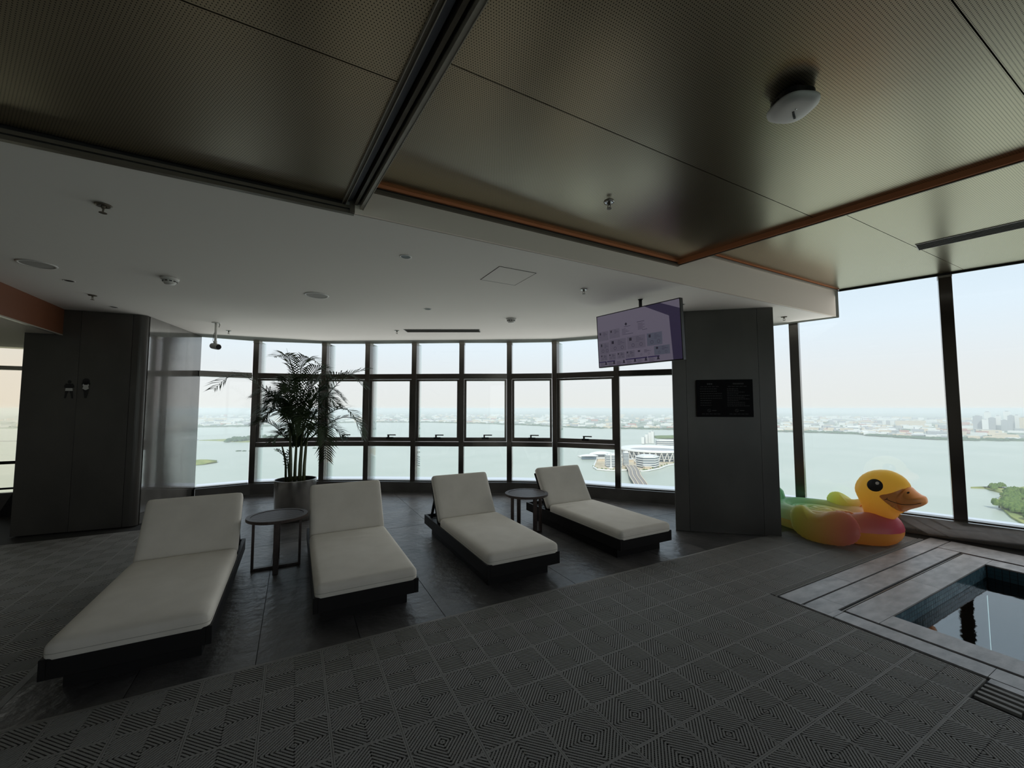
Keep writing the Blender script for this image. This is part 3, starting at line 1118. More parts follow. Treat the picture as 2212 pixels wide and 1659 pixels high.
t1_ = make_table('round dark slatted side table standing in front of the palm planter', (-0.125, 4.655, 0))
dup(t1_, (2.565, 4.40, 0), 0, 'round dark slatted side table between the two right-hand loungers')

# ================================================================== POTTED PALM
PX, PY = 0.03, 6.55
palm = thing('potted_palm', 'tall areca palm with arching fronds in a steel cylinder planter by the windows', 'potted plant', (PX, PY, 0), R(-28.2))
rt = 0.268
prof = [(0.245, 0.0), (0.252, 0.002), (rt, 0.55), (rt, 0.556), (rt - 0.012, 0.556), (rt - 0.014, 0.50), (0.20, 0.49)]
MB().lathe(prof[:5], 56, cap=False).build('planter', M['steel'], palm, smooth=True)
MB().lathe([(rt - 0.012, 0.556), (rt - 0.02, 0.48)], 40, cap=False).build('planter_lining', M['dark_plastic'], palm)
MB().lathe([(rt - 0.02, 0.500), (0.12, 0.515), (0.0, 0.52)], 24, cap=False).build('soil', M['soil'], palm)
# local frame of the palm: x to the right as seen from the seats, y away to the window, z up
rnd = random.Random(11)
stems = [(-0.13, -0.02, -0.20, 1.02), (-0.10, 0.06, -0.13, 1.22), (-0.06, -0.06, -0.07, 1.26), (-0.03, 0.04, -0.02, 1.30), (0.0, -0.04, 0.02, 1.28),
         (0.04, 0.05, 0.06, 1.27), (0.07, -0.05, 0.10, 1.24), (0.11, 0.02, 0.14, 1.2), (0.12, -0.03, 0.16, 1.10), (-0.08, 0.0, -0.10, 1.15)]
for x0, y0, x1, z1 in stems:
    pts = [(x0, y0, 0.49), (x0 * 0.9 + x1 * 0.1, y0, 0.75), ((x0 + x1) / 2, y0, 1.0 if z1 > 1.05 else 0.9), (x1, y0, z1)]
    MB().tube(pts, [0.017, 0.015, 0.013, 0.009], 7).build('stem', M['leaf_stem'], palm, smooth=True)


def bez(ps, n):
    """smooth curve through control points (Catmull-Rom)"""
    ps = [Vector(p) for p in ps]
    q = [2 * ps[0] - ps[1]] + ps + [2 * ps[-1] - ps[-2]]
    out = []
    segs = len(ps) - 1
    for k in range(n + 1):
        u = k / n * segs
        i = min(int(u), segs - 1)
        t = u - i
        p0, p1, p2, p3 = q[i], q[i + 1], q[i + 2], q[i + 3]
        out.append(0.5 * ((2 * p1) + (p2 - p0) * t + (2 * p0 - 5 * p1 + 4 * p2 - p3) * t * t + (3 * p1 - p0 - 3 * p2 + p3) * t ** 3))
    return out


def frond(ctrl, n=26, ll=0.26, droop=0.35, start=0.28, wid=0.0085):
    pts = bez(ctrl, 40)
    b = MB()
    b.tube(pts[::2], [0.008 - 0.0062 * k / 20 for k in range(21)], 5)
    L = len(pts) - 1
    for k in range(n):
        f = start + (1 - start) * (k + 0.5) / n
        i = int(f * L)
        p = pts[i]
        d = (pts[min(i + 1, L)] - pts[max(i - 1, 0)]).normalized()
        side = d.cross(Vector((0, 0, 1)))
        if side.length < 0.2:
            side = Vector((1, 0.2, 0))
        side.normalize()
        up = side.cross(d).normalized()
        env = math.sin(PI * min(1, 0.12 + 0.86 * (f - start) / (1 - start))) ** 0.6
        ln = ll * (0.35 + 0.65 * env) * rnd.uniform(0.85, 1.1)
        for s in (-1, 1):
            dirv = (d * 0.75 + side * s * 0.95 + up * rnd.uniform(0.15, 0.5)).normalized()
            q0 = p
            q1 = p + dirv * ln * 0.5 + Vector((0, 0, -droop * ln * 0.10))
            q2 = p + dirv * ln * 0.93 + Vector((0, 0, -droop * ln * 0.62))
            wv = dirv.cross(up).normalized() * wid
            b.add([q0 - wv * 0.4, q0 + wv * 0.4, q1 + wv, q1 - wv, q2], [(0, 1, 2, 3), (3, 2, 4)])
    return b.build('frond', M['leaf'], palm)

K = 0.0071
def PP(px, py, d=0.0):   # position measured in the plane of the plant
    return ((px - 639) * K, d, 1.55 - (py - 882) * K)
fr = [
    [PP(636, 955, .0), PP(625, 886, -.05), PP(603, 862, -.1), PP(570, 835, -.15), PP(543, 818, -.18), PP(515, 821, -.2), PP(487, 846, -.2)],
    [PP(640, 955, .03), PP(638, 870, .0), PP(628, 815, 0), PP(614, 782, .05), PP(598, 771, .1), PP(572, 774, .15)],
    [PP(640, 950, .05), PP(636, 860, .1), PP(632, 812, .12), PP(640, 785, .1), PP(662, 782, .05), PP(690, 800, .0)],
    [PP(648, 955, .0), PP(672, 895, .0), PP(697, 851, .05), PP(728, 819, .05), PP(752, 806, .1), PP(777, 799, .15)],
    [PP(648, 950, .0), PP(668, 880, -.1), PP(700, 835, -.15), PP(735, 815, -.2), PP(762, 822, -.2), PP(783, 842, -.2)],
    [PP(650, 955, .0), PP(680, 915, -.1), PP(710, 894, -.2), PP(742, 882, -.25), PP(768, 895, -.3), PP(787, 942, -.3)],
    [PP(650, 955, .0), PP(685, 920, .1), PP(715, 902, .15), PP(738, 902, .2), PP(752, 915, .22), PP(760, 940, .22)],
    [PP(632, 955, .0), PP(620, 936, -.1), PP(607, 918, -.15), PP(590, 908, -.2), PP(570, 912, -.25)],
    [PP(632, 955, .0), PP(615, 890, .05), PP(600, 868, .05), PP(585, 858, .05), PP(566, 857, .05)],
    [PP(652, 955, .0), PP(682, 925, -.2), PP(705, 913, -.3), PP(716, 935, -.35), PP(722, 978, -.38)],
    [PP(640, 950, .1), PP(625, 880, .2), PP(610, 830, .25), PP(590, 815, .3), PP(572, 822, .3)],
    [PP(642, 955, .0), PP(650, 880, -.1), PP(668, 830, -.15), PP(690, 805, -.2), PP(712, 812, -.2)],
    [PP(640, 955, -.05), PP(640, 890, -.2), PP(645, 850, -.3), PP(652, 830, -.42), PP(660, 850, -.5)],
    [PP(645, 955, .05), PP(655, 900, .2), PP(670, 860, .3), PP(690, 850, .4), PP(710, 870, .45)],
    [PP(636, 955, .0), PP(622, 910, .15), PP(605, 885, .25), PP(585, 880, .35), PP(568, 895, .4)],
    [PP(645, 955, .0), PP(662, 905, -.15), PP(690, 870, -.25), PP(720, 860, -.35), PP(745, 880, -.4)],
    [PP(640, 955, .0), PP(640, 880, .15), PP(648, 835, .25), PP(660, 812, .35), PP(678, 815, .4)],
    [PP(638, 955, -.03), PP(628, 900, -.15), PP(615, 865, -.25), PP(600, 850, -.35), PP(583, 862, -.45)],
    [PP(648, 958, .0), PP(672, 935, .05), PP(695, 922, .1), PP(712, 925, .1), PP(725, 945, .1)],
    [PP(632, 960, .0), PP(618, 945, .05), PP(604, 935, .1), PP(592, 938, .1), PP(582, 950, .1)],
    [PP(640, 950, .0), PP(652, 900, .05), PP(660, 870, .05), PP(672, 850, .05), PP(690, 842, .05)],
    [PP(640, 950, .0), PP(630, 905, -.05), PP(628, 870, -.08), PP(620, 845, -.1), PP(606, 835, -.1)],
    [PP(642, 955, .0), PP(660, 915, -.25), PP(672, 895, -.4), PP(685, 900, -.5), PP(692, 925, -.55)],
    [PP(640, 955, .0), PP(645, 905, .0), PP(655, 862, .0), PP(664, 838, .02), PP(676, 826, .05)],
    [PP(646, 958, .0), PP(660, 935, -.1), PP(676, 918, -.15), PP(690, 920, -.2), PP(700, 940, -.2)],
    [PP(634, 958, .0), PP(624, 930, .1), PP(614, 915, .2), PP(603, 915, .25), PP(594, 928, .3)],
]
for k in range(12):
    a = rnd.uniform(0, 2 * PI)
    rr_ = rnd.uniform(0.22, 0.42)
    zt = rnd.uniform(1.45, 1.85)
    dx, dy = math.cos(a) * rr_, math.sin(a) * rr_
    fr.append([(dx * 0.05, dy * 0.05, 1.0), (dx * 0.35, dy * 0.35, 1.0 + (zt - 1.0) * 0.65), (dx * 0.75, dy * 0.75, zt), (dx * 1.15, dy * 1.15, zt - 0.02), (dx * 1.5, dy * 1.5, zt - 0.16)])
for c in fr:
    frond(c, n=30, ll=rnd.uniform(0.22, 0.30))
MB().tube([PP(634, 830, .05), PP(618, 790, .05), PP(607.5, 758, .05)], [0.006, 0.005, 0.001], 5).build('new_spear', M['leaf'], palm)
frond([PP(629, 1010, -.03), PP(624, 985, -.05), PP(612, 970, -.06), PP(602, 963, -.06)], n=9, ll=0.10)
frond([PP(627, 1020, -.03), PP(625, 1000, -.03), PP(623, 980, -.03), PP(624, 965, 0)], n=8, ll=0.09)

# ================================================================== HANGING SCREEN
tv = thing('hanging_screen', 'flat display screen of notices hung from the white ceiling by a black pole', 'television', (3.455, 3.392, 2.387), R(-80.5))
TW, TH = 1.127, 0.653
tilt = Matrix.Rotation(R(3.4), 4, 'X')
def tvpart(b, name, m, parent=None):
    b.v = [tuple(tilt @ Vector(q)) for q in b.v]
    return b.build(name, m, parent or tv)
tvpart(MB().bb(-TW / 2, TW / 2, -0.012, 0.035, -TH / 2, TH / 2), 'housing', M['dark_plastic'])
tvpart(MB().bb(-0.25, 0.25, 0.035, 0.06, -0.2, 0.15), 'rear_cover', M['dark_plastic'])
bz = 0.009
b = MB()
for x0, x1, z0, z1 in ((-TW / 2, TW / 2, TH / 2 - bz, TH / 2), (-TW / 2, TW / 2, -TH / 2, -TH / 2 + bz * 1.3), (-TW / 2, -TW / 2 + bz, -TH / 2, TH / 2), (TW / 2 - bz, TW / 2, -TH / 2, TH / 2)):
    b.bb(x0, x1, -0.016, -0.010, z0, z1)
tvpart(b, 'bezel', M['dark_plastic'])
scr = tvpart(MB().bb(-TW / 2 + bz, TW / 2 - bz, -0.0135, -0.011, -TH / 2 + bz * 1.3, TH / 2 - bz), 'screen', emit('screen_lavender', srgb(85, 80, 93)))
MB().tube([(0.03, 0.045, 0.45), (0.03, 0.045, 0.05)], 0.019, 12).build('pole', M['black_metal'], tv, smooth=True)
MB().lathe([(0.027, 0.427), (0.027, 0.433), (0.0, 0.433)], 20, c=(0.03, 0.045, 0.0)).build('ceiling_plate', M['black_metal'], tv)
eNavy, eGrey, eBlue, eLine = emit('screen_navy', srgb(38, 33, 52)), emit('screen_card', srgb(76, 72, 84)), emit('screen_blue_card', srgb(66, 68, 80)), emit('screen_print', srgb(48, 44, 58))
eBar, eDark = emit('screen_bar', srgb(36, 30, 58)), emit('screen_photo', srgb(32, 30, 40))
SW, SH = TW - 2 * bz, TH - 2 * bz
def scr_pt(s, t, k):
    return (-SW / 2 + s * SW, -0.0138 - 0.0002 * k, SH / 2 - t * SH)
def quads(name, m, rects, k):
    b = MB()
    for s0, t0, s1, t1 in rects:
        b.add([scr_pt(s0, t0, k), scr_pt(s0, t1, k), scr_pt(s1, t1, k), scr_pt(s1, t0, k)], [(0, 1, 2, 3)])
    o = tvpart(b, name, m, scr)
    if name == 'print_line':
        o['kind'] = 'stuff'
    return o
b = MB().add([scr_pt(.62, 0, 1), scr_pt(.80, 0, 1), scr_pt(1, .155, 1), scr_pt(1, 1, 1), scr_pt(.905, 1, 1), scr_pt(.885, .245, 1)], [(5, 4, 3), (5, 3, 2), (5, 2, 1, 0)])
tvpart(b, 'dark_band', eNavy, scr)
cards = [(0.01, .31, .145, .49), (.16, .30, .30, .47), (.16, .50, .375, .73), (.39, .49, .61, .72), (.02, .53, .15, .75),
         (.02, .76, .12, .88), (.135, .76, .235, .88), (.25, .755, .35, .875), (.365, .75, .475, .875)]
quads('document_card', eGrey, cards, 1)
quads('blue_card', eBlue, [(.63, .49, .80, .71), (.705, .73, .875, .885)], 1)
lines, photos, bars = [], [], []
for s0, t0, s1, t1 in cards + [(.63, .49, .80, .71), (.705, .73, .875, .885), (.49, .75, .69, .88)]:
    w_, h_ = s1 - s0, t1 - t0
    photos.append((s0 + .12 * w_, t0 + .10 * h_, s0 + .26 * w_, t0 + .34 * h_))
    for q in range(4):
        yy = t0 + (.12 + .11 * q) * h_
        lines.append((s0 + .50 * w_, yy, s0 + (.66 + .24 * ((q * 7) % 3) / 2) * w_, yy + .006))
for q in range(5):
    lines.append((.33, .33 + .025 * q, .33 + .05 + .02 * (q % 3), .337 + .025 * q))
    lines.append((.53, .28 + .025 * q, .53 + .06 + .02 * (q % 2), .287 + .025 * q))
lines += [(.36, .285, .44, .293), (.52, .245, .61, .255), (.40, .43, .47, .438), (.58, .40, .64, .408)]
for s0, s1 in ((.0, .10), (.11, .22), (.36, .62), (.63, .76)):
    bars.append((s0, .895, s1, .915))
for s0 in (.02, .13, .24, .37, .50, .64):
    for q in range(5):
        lines.append((s0, .925 + .014 * q, s0 + .05 + .01 * (q % 3), .930 + .014 * q))
quads('print_line', eLine, lines, 2)
quads('photo_block', eDark, photos, 2)
quads('heading_bar', eBar, bars, 2)
b = MB()
def disc(s, t, r, k, inner=0.0, n=14):
    vs = []
    for i in range(n):
        a = 2 * PI * i / n
        x, y, z = scr_pt(s, t, k)
        vs.append((x + r * math.cos(a), y, z + r * math.sin(a)))
    if not inner:
        b.add(vs, [tuple(range(n))])
        return
    vi = []
    for i in range(n):
        a = 2 * PI * i / n
        x, y, z = scr_pt(s, t, k)
        vi.append((x + inner * math.cos(a), y, z + inner * math.sin(a)))
    b.add(vs + vi, [(i, (i + 1) % n, n + (i + 1) % n, n + i) for i in range(n)])
for s0, t0, s1, t1 in cards[2:] + [(.63, .49, .80, .71), (.705, .73, .875, .885), (.49, .75, .69, .88)]:
    for fx_ in (.32, .76):
        disc(s0 + fx_ * (s1 - s0), t1 - .27 * (t1 - t0), .13 * (t1 - t0) * SH * 1.1, 2, .10 * (t1 - t0) * SH * 1.1)
tvpart(b, 'round_stamp', eLine, scr)['kind'] = 'stuff'
b = MB()
disc(.385, .245, .016, 2)
for s0 in (.095, .205, .335, .475, .605, .745):
    disc(s0, .925, .012, 2)
    b.add([scr_pt(s0 - .018, .965, 2), scr_pt(s0 + .018, .965, 2), scr_pt(s0 + .010, .94, 2), scr_pt(s0 - .010, .94, 2)], [(0, 1, 2, 3)])
tvpart(b, 'portrait', eDark, scr)['kind'] = 'stuff'

# ================================================================== PLAQUE ON THE MIDDLE PIER
pa = math.atan2(B_.y - A_.y, B_.x - A_.x)
mid = Vector((4.757, 3.211)) + Vector((d_.y, -d_.x)) * 0.012
pq = thing('notice_plaque', 'black notice plaque with two columns of faint lettering on the middle stone pier', 'sign', (mid.x - 0.0, mid.y - 0.0, 1.68), pa)
MB().bb(-0.325, 0.325, -0.006, 0.010, -0.235, 0.235).build('board', mat('plaque_black', (0.006, 0.0065, 0.008), 0.6, spec=0.12), pq, bevel=0.002)
mL = mat('plaque_lettering', (0.055, 0.055, 0.06), 0.5)
b = MB()
rl_ = random.Random(3)
for cx0, nl in ((-0.285, 8), (0.03, 11)):
    for k in range(nl):
        z = 0.115 - k * (0.235 / nl)
        x = cx0
        wmax = cx0 + rl_.choice((0.13, 0.2, 0.25, 0.255))
        while x < wmax:
            w_ = rl_.uniform(0.010, 0.03)
            b.bb(x, min(x + w_, wmax), -0.0072, -0.006, z, z + 0.006)
            x += w_ + 0.006
for cx0 in (-0.18, 0.14):
    for k in range(3 if cx0 < 0 else 9):
        w_ = 0.016 if cx0 < 0 else 0.008
        x = cx0 + k * (w_ + 0.006) - (0.02 if cx0 < 0 else 0.04)
        b.bb(x, x + w_, -0.0072, -0.006, 0.172, 0.19)
    for k in range(5):
        b.bb(cx0 - 0.10 + 0.045 * k, cx0 - 0.065 + 0.045 * k, -0.0072, -0.006, 0.145, 0.150)
    for k in range(5):
        b.bb(cx0 - 0.09 + 0.045 * k, cx0 - 0.055 + 0.045 * k, -0.0072, -0.006, -0.20, -0.195)
b.build('lettering', mL, pq)['kind'] = 'stuff'
b = MB()
for cx0 in (-0.185, 0.135):
    ring = [(cx0 + 0.018 * math.cos(2 * PI * k / 16), -0.0065, -0.155 + 0.018 * math.sin(2 * PI * k / 16)) for k in range(16)]
    b.tube(ring, 0.0018, 4, closed=True)
    b.bar((cx0 - 0.012, -0.0065, -0.143), (cx0 + 0.012, -0.0065, -0.167), 0.003, 0.003)
    b.bb(cx0 + 0.035, cx0 + 0.085, -0.0072, -0.006, -0.158, -0.150)
b.build('prohibition_symbol', mL, pq)

# ================================================================== FIGURE SIGNS ON THE LEFT PIER
mB, mWh, mSk = mat('sign_black', (0.008, 0.008, 0.009), 0.5), mat('sign_white', (0.55, 0.55, 0.53), 0.5), None
sa_ = math.atan2(7.136 - 7.24, -1.96 + 3.0)
def flat(pts, name, m, parent, t0=-0.004, t1=0.0):
    b = MB()
    b.prism([(x, z) for x, z in pts], 0, 1)
    b.v = [(x, t0 if zz > 0.5 else t1, z) for x, z, zz in b.v]
    return b.build(name, m, parent)
def circ(cx, cz, rx, rz_, n=16):
    return [(cx + rx * math.cos(2 * PI * k / n), cz + rz_ * math.sin(2 * PI * k / n)) for k in range(n)]
man = thing('figure_sign', 'small flat sign of a man with folded arms in white trunks on the left pier', 'sign', (-2.553, 7.1925, 1.805), sa_)
flat(circ(0.0, 0.085, 0.017, 0.021), 'head', mB, man)
flat([(-0.035, 0.062), (0.035, 0.062), (0.048, 0.035), (0.046, 0.012), (0.028, 0.004), (-0.028, 0.004), (-0.046, 0.012), (-0.048, 0.035)], 'torso', mB, man)
flat([(-0.032, 0.006), (0.030, 0.006), (0.035, -0.030), (-0.036, -0.030)], 'trunks', mWh, man)
flat([(-0.036, -0.03), (-0.004, -0.03), (-0.018, -0.075), (-0.026, -0.125), (-0.044, -0.125), (-0.038, -0.08)], 'leg', mB, man)
flat([(0.035, -0.03), (0.004, -0.03), (0.018, -0.075), (0.026, -0.125), (0.044, -0.125), (0.038, -0.08)], 'leg', mB, man)
wo = thing('figure_sign', 'small flat sign of a long-haired woman in a white swimsuit on the left pier', 'sign', (-2.395, 7.177, 1.815), sa_)
flat(circ(0.0, 0.085, 0.036, 0.040), 'hair', mB, wo)
flat(circ(0.0, 0.055, 0.042, 0.028), 'shoulders', mB, wo)
flat([(-0.026, 0.052), (-0.014, 0.040), (0.014, 0.040), (0.026, 0.052), (0.030, 0.035), (0.022, 0.018), (0.032, -0.008), (0.004, -0.026), (-0.004, -0.026), (-0.032, -0.008), (-0.022, 0.018), (-0.030, 0.035)], 'swimsuit', mWh, wo, -0.006)
flat([(-0.031, -0.006), (0.031, -0.006), (0.026, -0.05), (0.012, -0.13), (-0.010, -0.13), (-0.016, -0.06)], 'legs', mB, wo)

# ================================================================== CEILING DEVICES
def sprinkler(label, x, y, z, m=None, s=1.0):
    t = thing('sprinkler', label, 'sprinkler', (x, y, z), random.uniform(0, 3), 'ceiling sprinklers')
    MB().lathe([(0.012 * s, 0.0), (0.038 * s, -0.001), (0.036 * s, -0.007), (0.020 * s, -0.010), (0.012 * s, -0.004)], 20).build('escutcheon', m or M['chrome'], t, smooth=True)
    MB().lathe([(0.009 * s, 0), (0.009 * s, -0.022), (0.006 * s, -0.026), (0.0, -0.026)], 10).build('nozzle', M['bronze'], t)
    b = MB()
    for k in (-1, 1):
        b.tube([(k * 0.008 * s, 0, -0.02), (k * 0.013 * s, 0, -0.036), (k * 0.003, 0, -0.050)], 0.0028 * s, 5)
    b.build('yoke_arm', M['bronze'], t)
    MB().lathe([(0.0, -0.049), (0.017 * s, -0.050), (0.017 * s, -0.053), (0.0, -0.054)], 14).build('deflector', M['bronze'], t)
    return t
sprinkler('pendant sprinkler on the white ceiling close to the dark trim of the left coffer', -1.095, 3.36, ZC, M['bronze'], 1.15)
sprinkler('pendant sprinkler between the two recessed downlights near the left pier', -2.044, 6.145, ZC, M['bronze'])
sprinkler('bright-ringed sprinkler between the ceiling hatch and the hanging screen', 2.669, 3.359, ZC)
sprinkler('small sprinkler at the left end of the ceiling air slot above the windows', 1.42, 6.62, ZC)
sprinkler('small sprinkler beside the pole of the ceiling camera', -1.0, 7.93, ZC)
sprinkler('sprinkler under the soffit to the right of the middle stone pier', 5.93, 3.08, ZC, M['bronze'])
sprinkler('sprinkler with bright ring in the dark perforated ceiling above the copper edge', 1.95, 2.155, Z1)

def downlight(label, x, y, r=0.045):
    t = thing('downlight', label, 'downlight', (x, y, ZC), 0, 'recessed downlights')
    MB().lathe([(r * 0.72, 0.004), (r * 0.78, -0.002), (r, -0.003), (r * 1.02, 0.0)], 24, cap=False).build('trim_ring', M['white_plastic'], t, smooth=True)
    MB().lathe([(r * 0.74, -0.0005), (0.0, -0.0002)], 24, cap=False).build('dark_lens', M['dark_plastic'], t)
    return t
downlight('recessed downlight next to the round speaker grille near the orange bulkhead', -2.026, 5.558)
downlight('recessed downlight nearest to the face of the left pier', -2.046, 6.75)
downlight('recessed downlight standing alone below the middle of the soffit', 0.775, 3.334, 0.05)
downlight('pale-ringed downlight in front of the ceiling air slot', 1.452, 4.987, 0.05)
downlight('recessed downlight behind the right edge of the hanging screen', 4.12, 3.30)

def speaker(label, x, y):
    t = thing('ceiling_speaker', label, 'speaker', (x, y, ZC), 0, 'round ceiling speakers')
    MB().lathe([(0.105, 0.0), (0.108, -0.006), (0.122, -0.006), (0.127, 0.0)], 32, cap=False).build('rim', M['white_plastic'], t, smooth=True)
    MB().lathe([(0.107, -0.003), (0.0, -0.004)], 32, cap=False).build('grille', mat('speaker_grille', (0.42, 0.42, 0.40), 0.7), t)
speaker('flush round speaker grille at the far left of the white ceiling', -2.044, 5.042)
speaker('flush round speaker grille between smoke detector and ceiling air slot', 0.171, 4.957)

def smoke(label, x, y):
    t = thing('smoke_detector', label, 'smoke detector', (x, y, ZC), 0, 'smoke detectors')
    MB().lathe([(0.072, 0.0), (0.072, -0.012), (0.066, -0.018), (0.058, -0.02)], 28).build('base', M['white_plastic'], t, smooth=True)
    MB().lathe([(0.058, -0.02), (0.052, -0.042), (0.046, -0.044)], 28).build('chamber', M['white_plastic'], t, smooth=True)
    b = MB()
    for k in range(10):
        a = 2 * PI * k / 10
        b.box((0.0545 * math.cos(a), 0.0545 * math.sin(a), -0.032), (0.006, 0.022, 0.010), a)
    b.build('vent_slot', M['dark_plastic'], t)
    MB().lathe([(0.046, -0.044), (0.042, -0.056), (0.0, -0.058)], 28, cap=False).build('cap', M['white_plastic'], t, smooth=True)
smoke('white smoke detector on the left of the white ceiling', -1.12, 4.99)
smoke('white smoke detector between the ceiling air slot and the hanging screen', 2.653, 4.976)

v = thing('air_slot_diffuser', 'grey linear air slot in the white ceiling above the curved windows', 'air vent', (2.08, 6.27, ZC), R(-28.2))
b = MB()
for x0, x1, y0, y1 in ((-0.61, 0.61, -0.125, -0.11), (-0.61, 0.61, 0.11, 0.125), (-0.61, -0.60, -0.11, 0.11), (0.60, 0.61, -0.11, 0.11)):
    b.bb(x0, x1, y0, y1, -0.006, 0)
b.build('frame', M['grey_plastic'], v)
MB().bb(-0.60, 0.60, -0.11, 0.11, -0.001, 0).build('dark_backing', M['black_gap'], v)
for k in range(6):
    MB().box((0, -0.092 + 0.037 * k, -0.004), (1.2, 0.024, 0.003), mtx=Matrix.Rotation(R(20), 3, 'X')).build('louver_blade', M['grey_plastic'], v)

# ceiling camera
cc = thing('ceiling_camera', 'bullet security camera on a short pole under the white ceiling near the windows', 'camera', (-1.075, 7.28, ZC), R(-28.2))
MB().lathe([(0.055, 0), (0.055, -0.008), (0.02, -0.012), (0.0, -0.012)], 18).build('plate', M['white_plastic'], cc)
MB().tube([(0, 0, -0.005), (0, 0, -0.27)], 0.017, 10).build('pole', M['white_plastic'], cc, smooth=True)
MB().tube([(0.04, 0.0, -0.005), (0.055, 0, -0.03), (0.045, 0, -0.07)], 0.006, 6).build('plug', M['grey_plastic'], cc)
MB().tube([(0.0, 0.02, -0.08), (-0.05, 0.03, -0.16), (-0.06, 0.03, -0.26), (-0.03, 0.02, -0.32)], 0.003, 5).build('cable', M['dark_plastic'], cc)
MB().lathe([(0.012, -0.26), (0.022, -0.275), (0.022, -0.31), (0.0, -0.315)], 12).build('ball_joint', M['white_plastic'], cc, smooth=True)
mtc = Matrix.Rotation(R(-25), 3, 'Z') @ Matrix.Rotation(R(-76), 3, 'X') @ Matrix.Identity(3)
mtc = Matrix.Rotation(R(62), 3, 'Z') @ Matrix.Rotation(R(100), 3, 'X')
b = MB().lathe([(0.0, -0.09), (0.034, -0.088), (0.043, -0.07), (0.043, 0.085), (0.036, 0.10)], 18, cap=False)
b.v = [tuple(mtc @ Vector(q) + Vector((0.0, 0.0, -0.352))) for q in b.v]
b.build('body', M['grey_plastic'], cc, smooth=True)
b = MB().lathe([(0.036, 0.098), (0.0, 0.097)], 18, cap=False)
b.v = [tuple(mtc @ Vector(q) + Vector((0.0, 0.0, -0.352))) for q in b.v]
b.build('lens_glass', M['dark_plastic'], cc)

# wireless access point in the middle coffer
ap = thing('access_point', 'white oval wireless access point hanging under the dark perforated ceiling', 'access point', (2.045, 0.985, Z1), R(-24))
def se(n, a, bb, p=2.6):
    out = []
    for k in range(n):
        t = 2 * PI * k / n
        c, s = math.cos(t), math.sin(t)
        out.append((a * math.copysign(abs(c) ** (2 / p), c), bb * math.copysign(abs(s) ** (2 / p), s)))
    return out
b = MB()
lay = [(1.0, -0.052), (1.0, -0.060), (0.97, -0.069), (0.88, -0.077), (0.70, -0.082), (0.4, -0.084)]
base_o = se(48, 0.097, 0.097, 2.7)
vs = []
for s, z in lay:
    vs += [(x * s, y * s, z) for x, y in base_o]
vs.append((0, 0, -0.085))
fs = []
for k in range(len(lay) - 1):
    for j in range(48):
        j2 = (j + 1) % 48
        fs.append((k * 48 + j2, k * 48 + j, (k + 1) * 48 + j, (k + 1) * 48 + j2))
for j in range(48):
    fs.append(((len(lay) - 1) * 48 + (j + 1) % 48, (len(lay) - 1) * 48 + j, len(vs) - 1))
fs.append(tuple(range(48)))
b.add(vs, fs)
b.build('cover', M['white_plastic'], ap, smooth=True)
MB().prism(se(32, 0.078, 0.078, 3.3), -0.052, -0.012).build('chassis', M['dark_plastic'], ap)
b = MB().bb(-0.06, 0.06, -0.02, 0.02, -0.014, 0).bb(-0.086, -0.072, -0.015, 0.015, -0.054, -0.03).bb(-0.015, 0.015, 0.072, 0.086, -0.054, -0.03)
b.build('bracket', M['black_metal'], ap)
for k in range(3):
    MB().box((0.004 + 0.013 * k, 0.002 + 0.013 * k, -0.0846), (0.009, 0.026, 0.0026), R(-45)).build('indicator_slot', M['dark_plastic'], ap)
b = MB().lathe([(0.004, -0.0850), (0.0, -0.0858)], 10, cap=False)
b.v = [(x - 0.002, y - 0.022, z) for x, y, z in b.v]
b.build('status_lamp', M['chrome'], ap)

# ================================================================== INFLATABLE DUCK
def vinyl(m, colour_socket=None, col=None, amount=0.5):
    """thin translucent vinyl: part of the light comes through the skin"""
    t = N(m, 'ShaderNodeBsdfTranslucent')
    if colour_socket is not None:                # one skin of vinyl stains the light only half as much
        g = N(m, 'ShaderNodeGamma')
        g.inputs['Gamma'].default_value = 0.5
        LK(m, colour_socket, g.inputs['Color'])
        colour_socket = g.outputs[0]
    if colour_socket is not None:
        LK(m, colour_socket, t.inputs['Color'])
    else:
        t.inputs['Color'].default_value = col
    mx = N(m, 'ShaderNodeMixShader')
    mx.inputs[0].default_value = amount
    out = m.node_tree.nodes['Material Output']
    LK(m, P(m).outputs[0], mx.inputs[1])
    LK(m, t.outputs[0], mx.inputs[2])
    LK(m, mx.outputs[0], out.inputs['Surface'])


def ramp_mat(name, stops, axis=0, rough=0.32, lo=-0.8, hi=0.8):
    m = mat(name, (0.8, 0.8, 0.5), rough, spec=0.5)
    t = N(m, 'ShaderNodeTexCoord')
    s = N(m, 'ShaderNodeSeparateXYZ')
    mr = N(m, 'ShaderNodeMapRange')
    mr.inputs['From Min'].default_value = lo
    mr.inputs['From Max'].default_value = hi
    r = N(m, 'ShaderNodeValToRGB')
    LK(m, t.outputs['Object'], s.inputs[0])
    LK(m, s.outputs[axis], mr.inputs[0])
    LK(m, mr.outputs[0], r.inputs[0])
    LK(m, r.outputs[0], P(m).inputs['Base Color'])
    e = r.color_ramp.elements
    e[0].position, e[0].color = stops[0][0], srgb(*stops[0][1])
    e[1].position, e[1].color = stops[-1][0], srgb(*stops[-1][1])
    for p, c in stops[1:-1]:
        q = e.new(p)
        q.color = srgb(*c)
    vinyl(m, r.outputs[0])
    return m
MINT, LIME, YEL, PEACH, PINK, MAG = (120, 205, 170), (165, 205, 105), (232, 205, 95), (240, 190, 140), (225, 130, 130), (190, 75, 110)
dk_body = ramp_mat('duck_top_print', [(0.05, MINT), (0.30, (150, 210, 150)), (0.5, (215, 215, 130)), (0.72, PEACH), (0.85, PINK), (0.98, MAG)], 0)
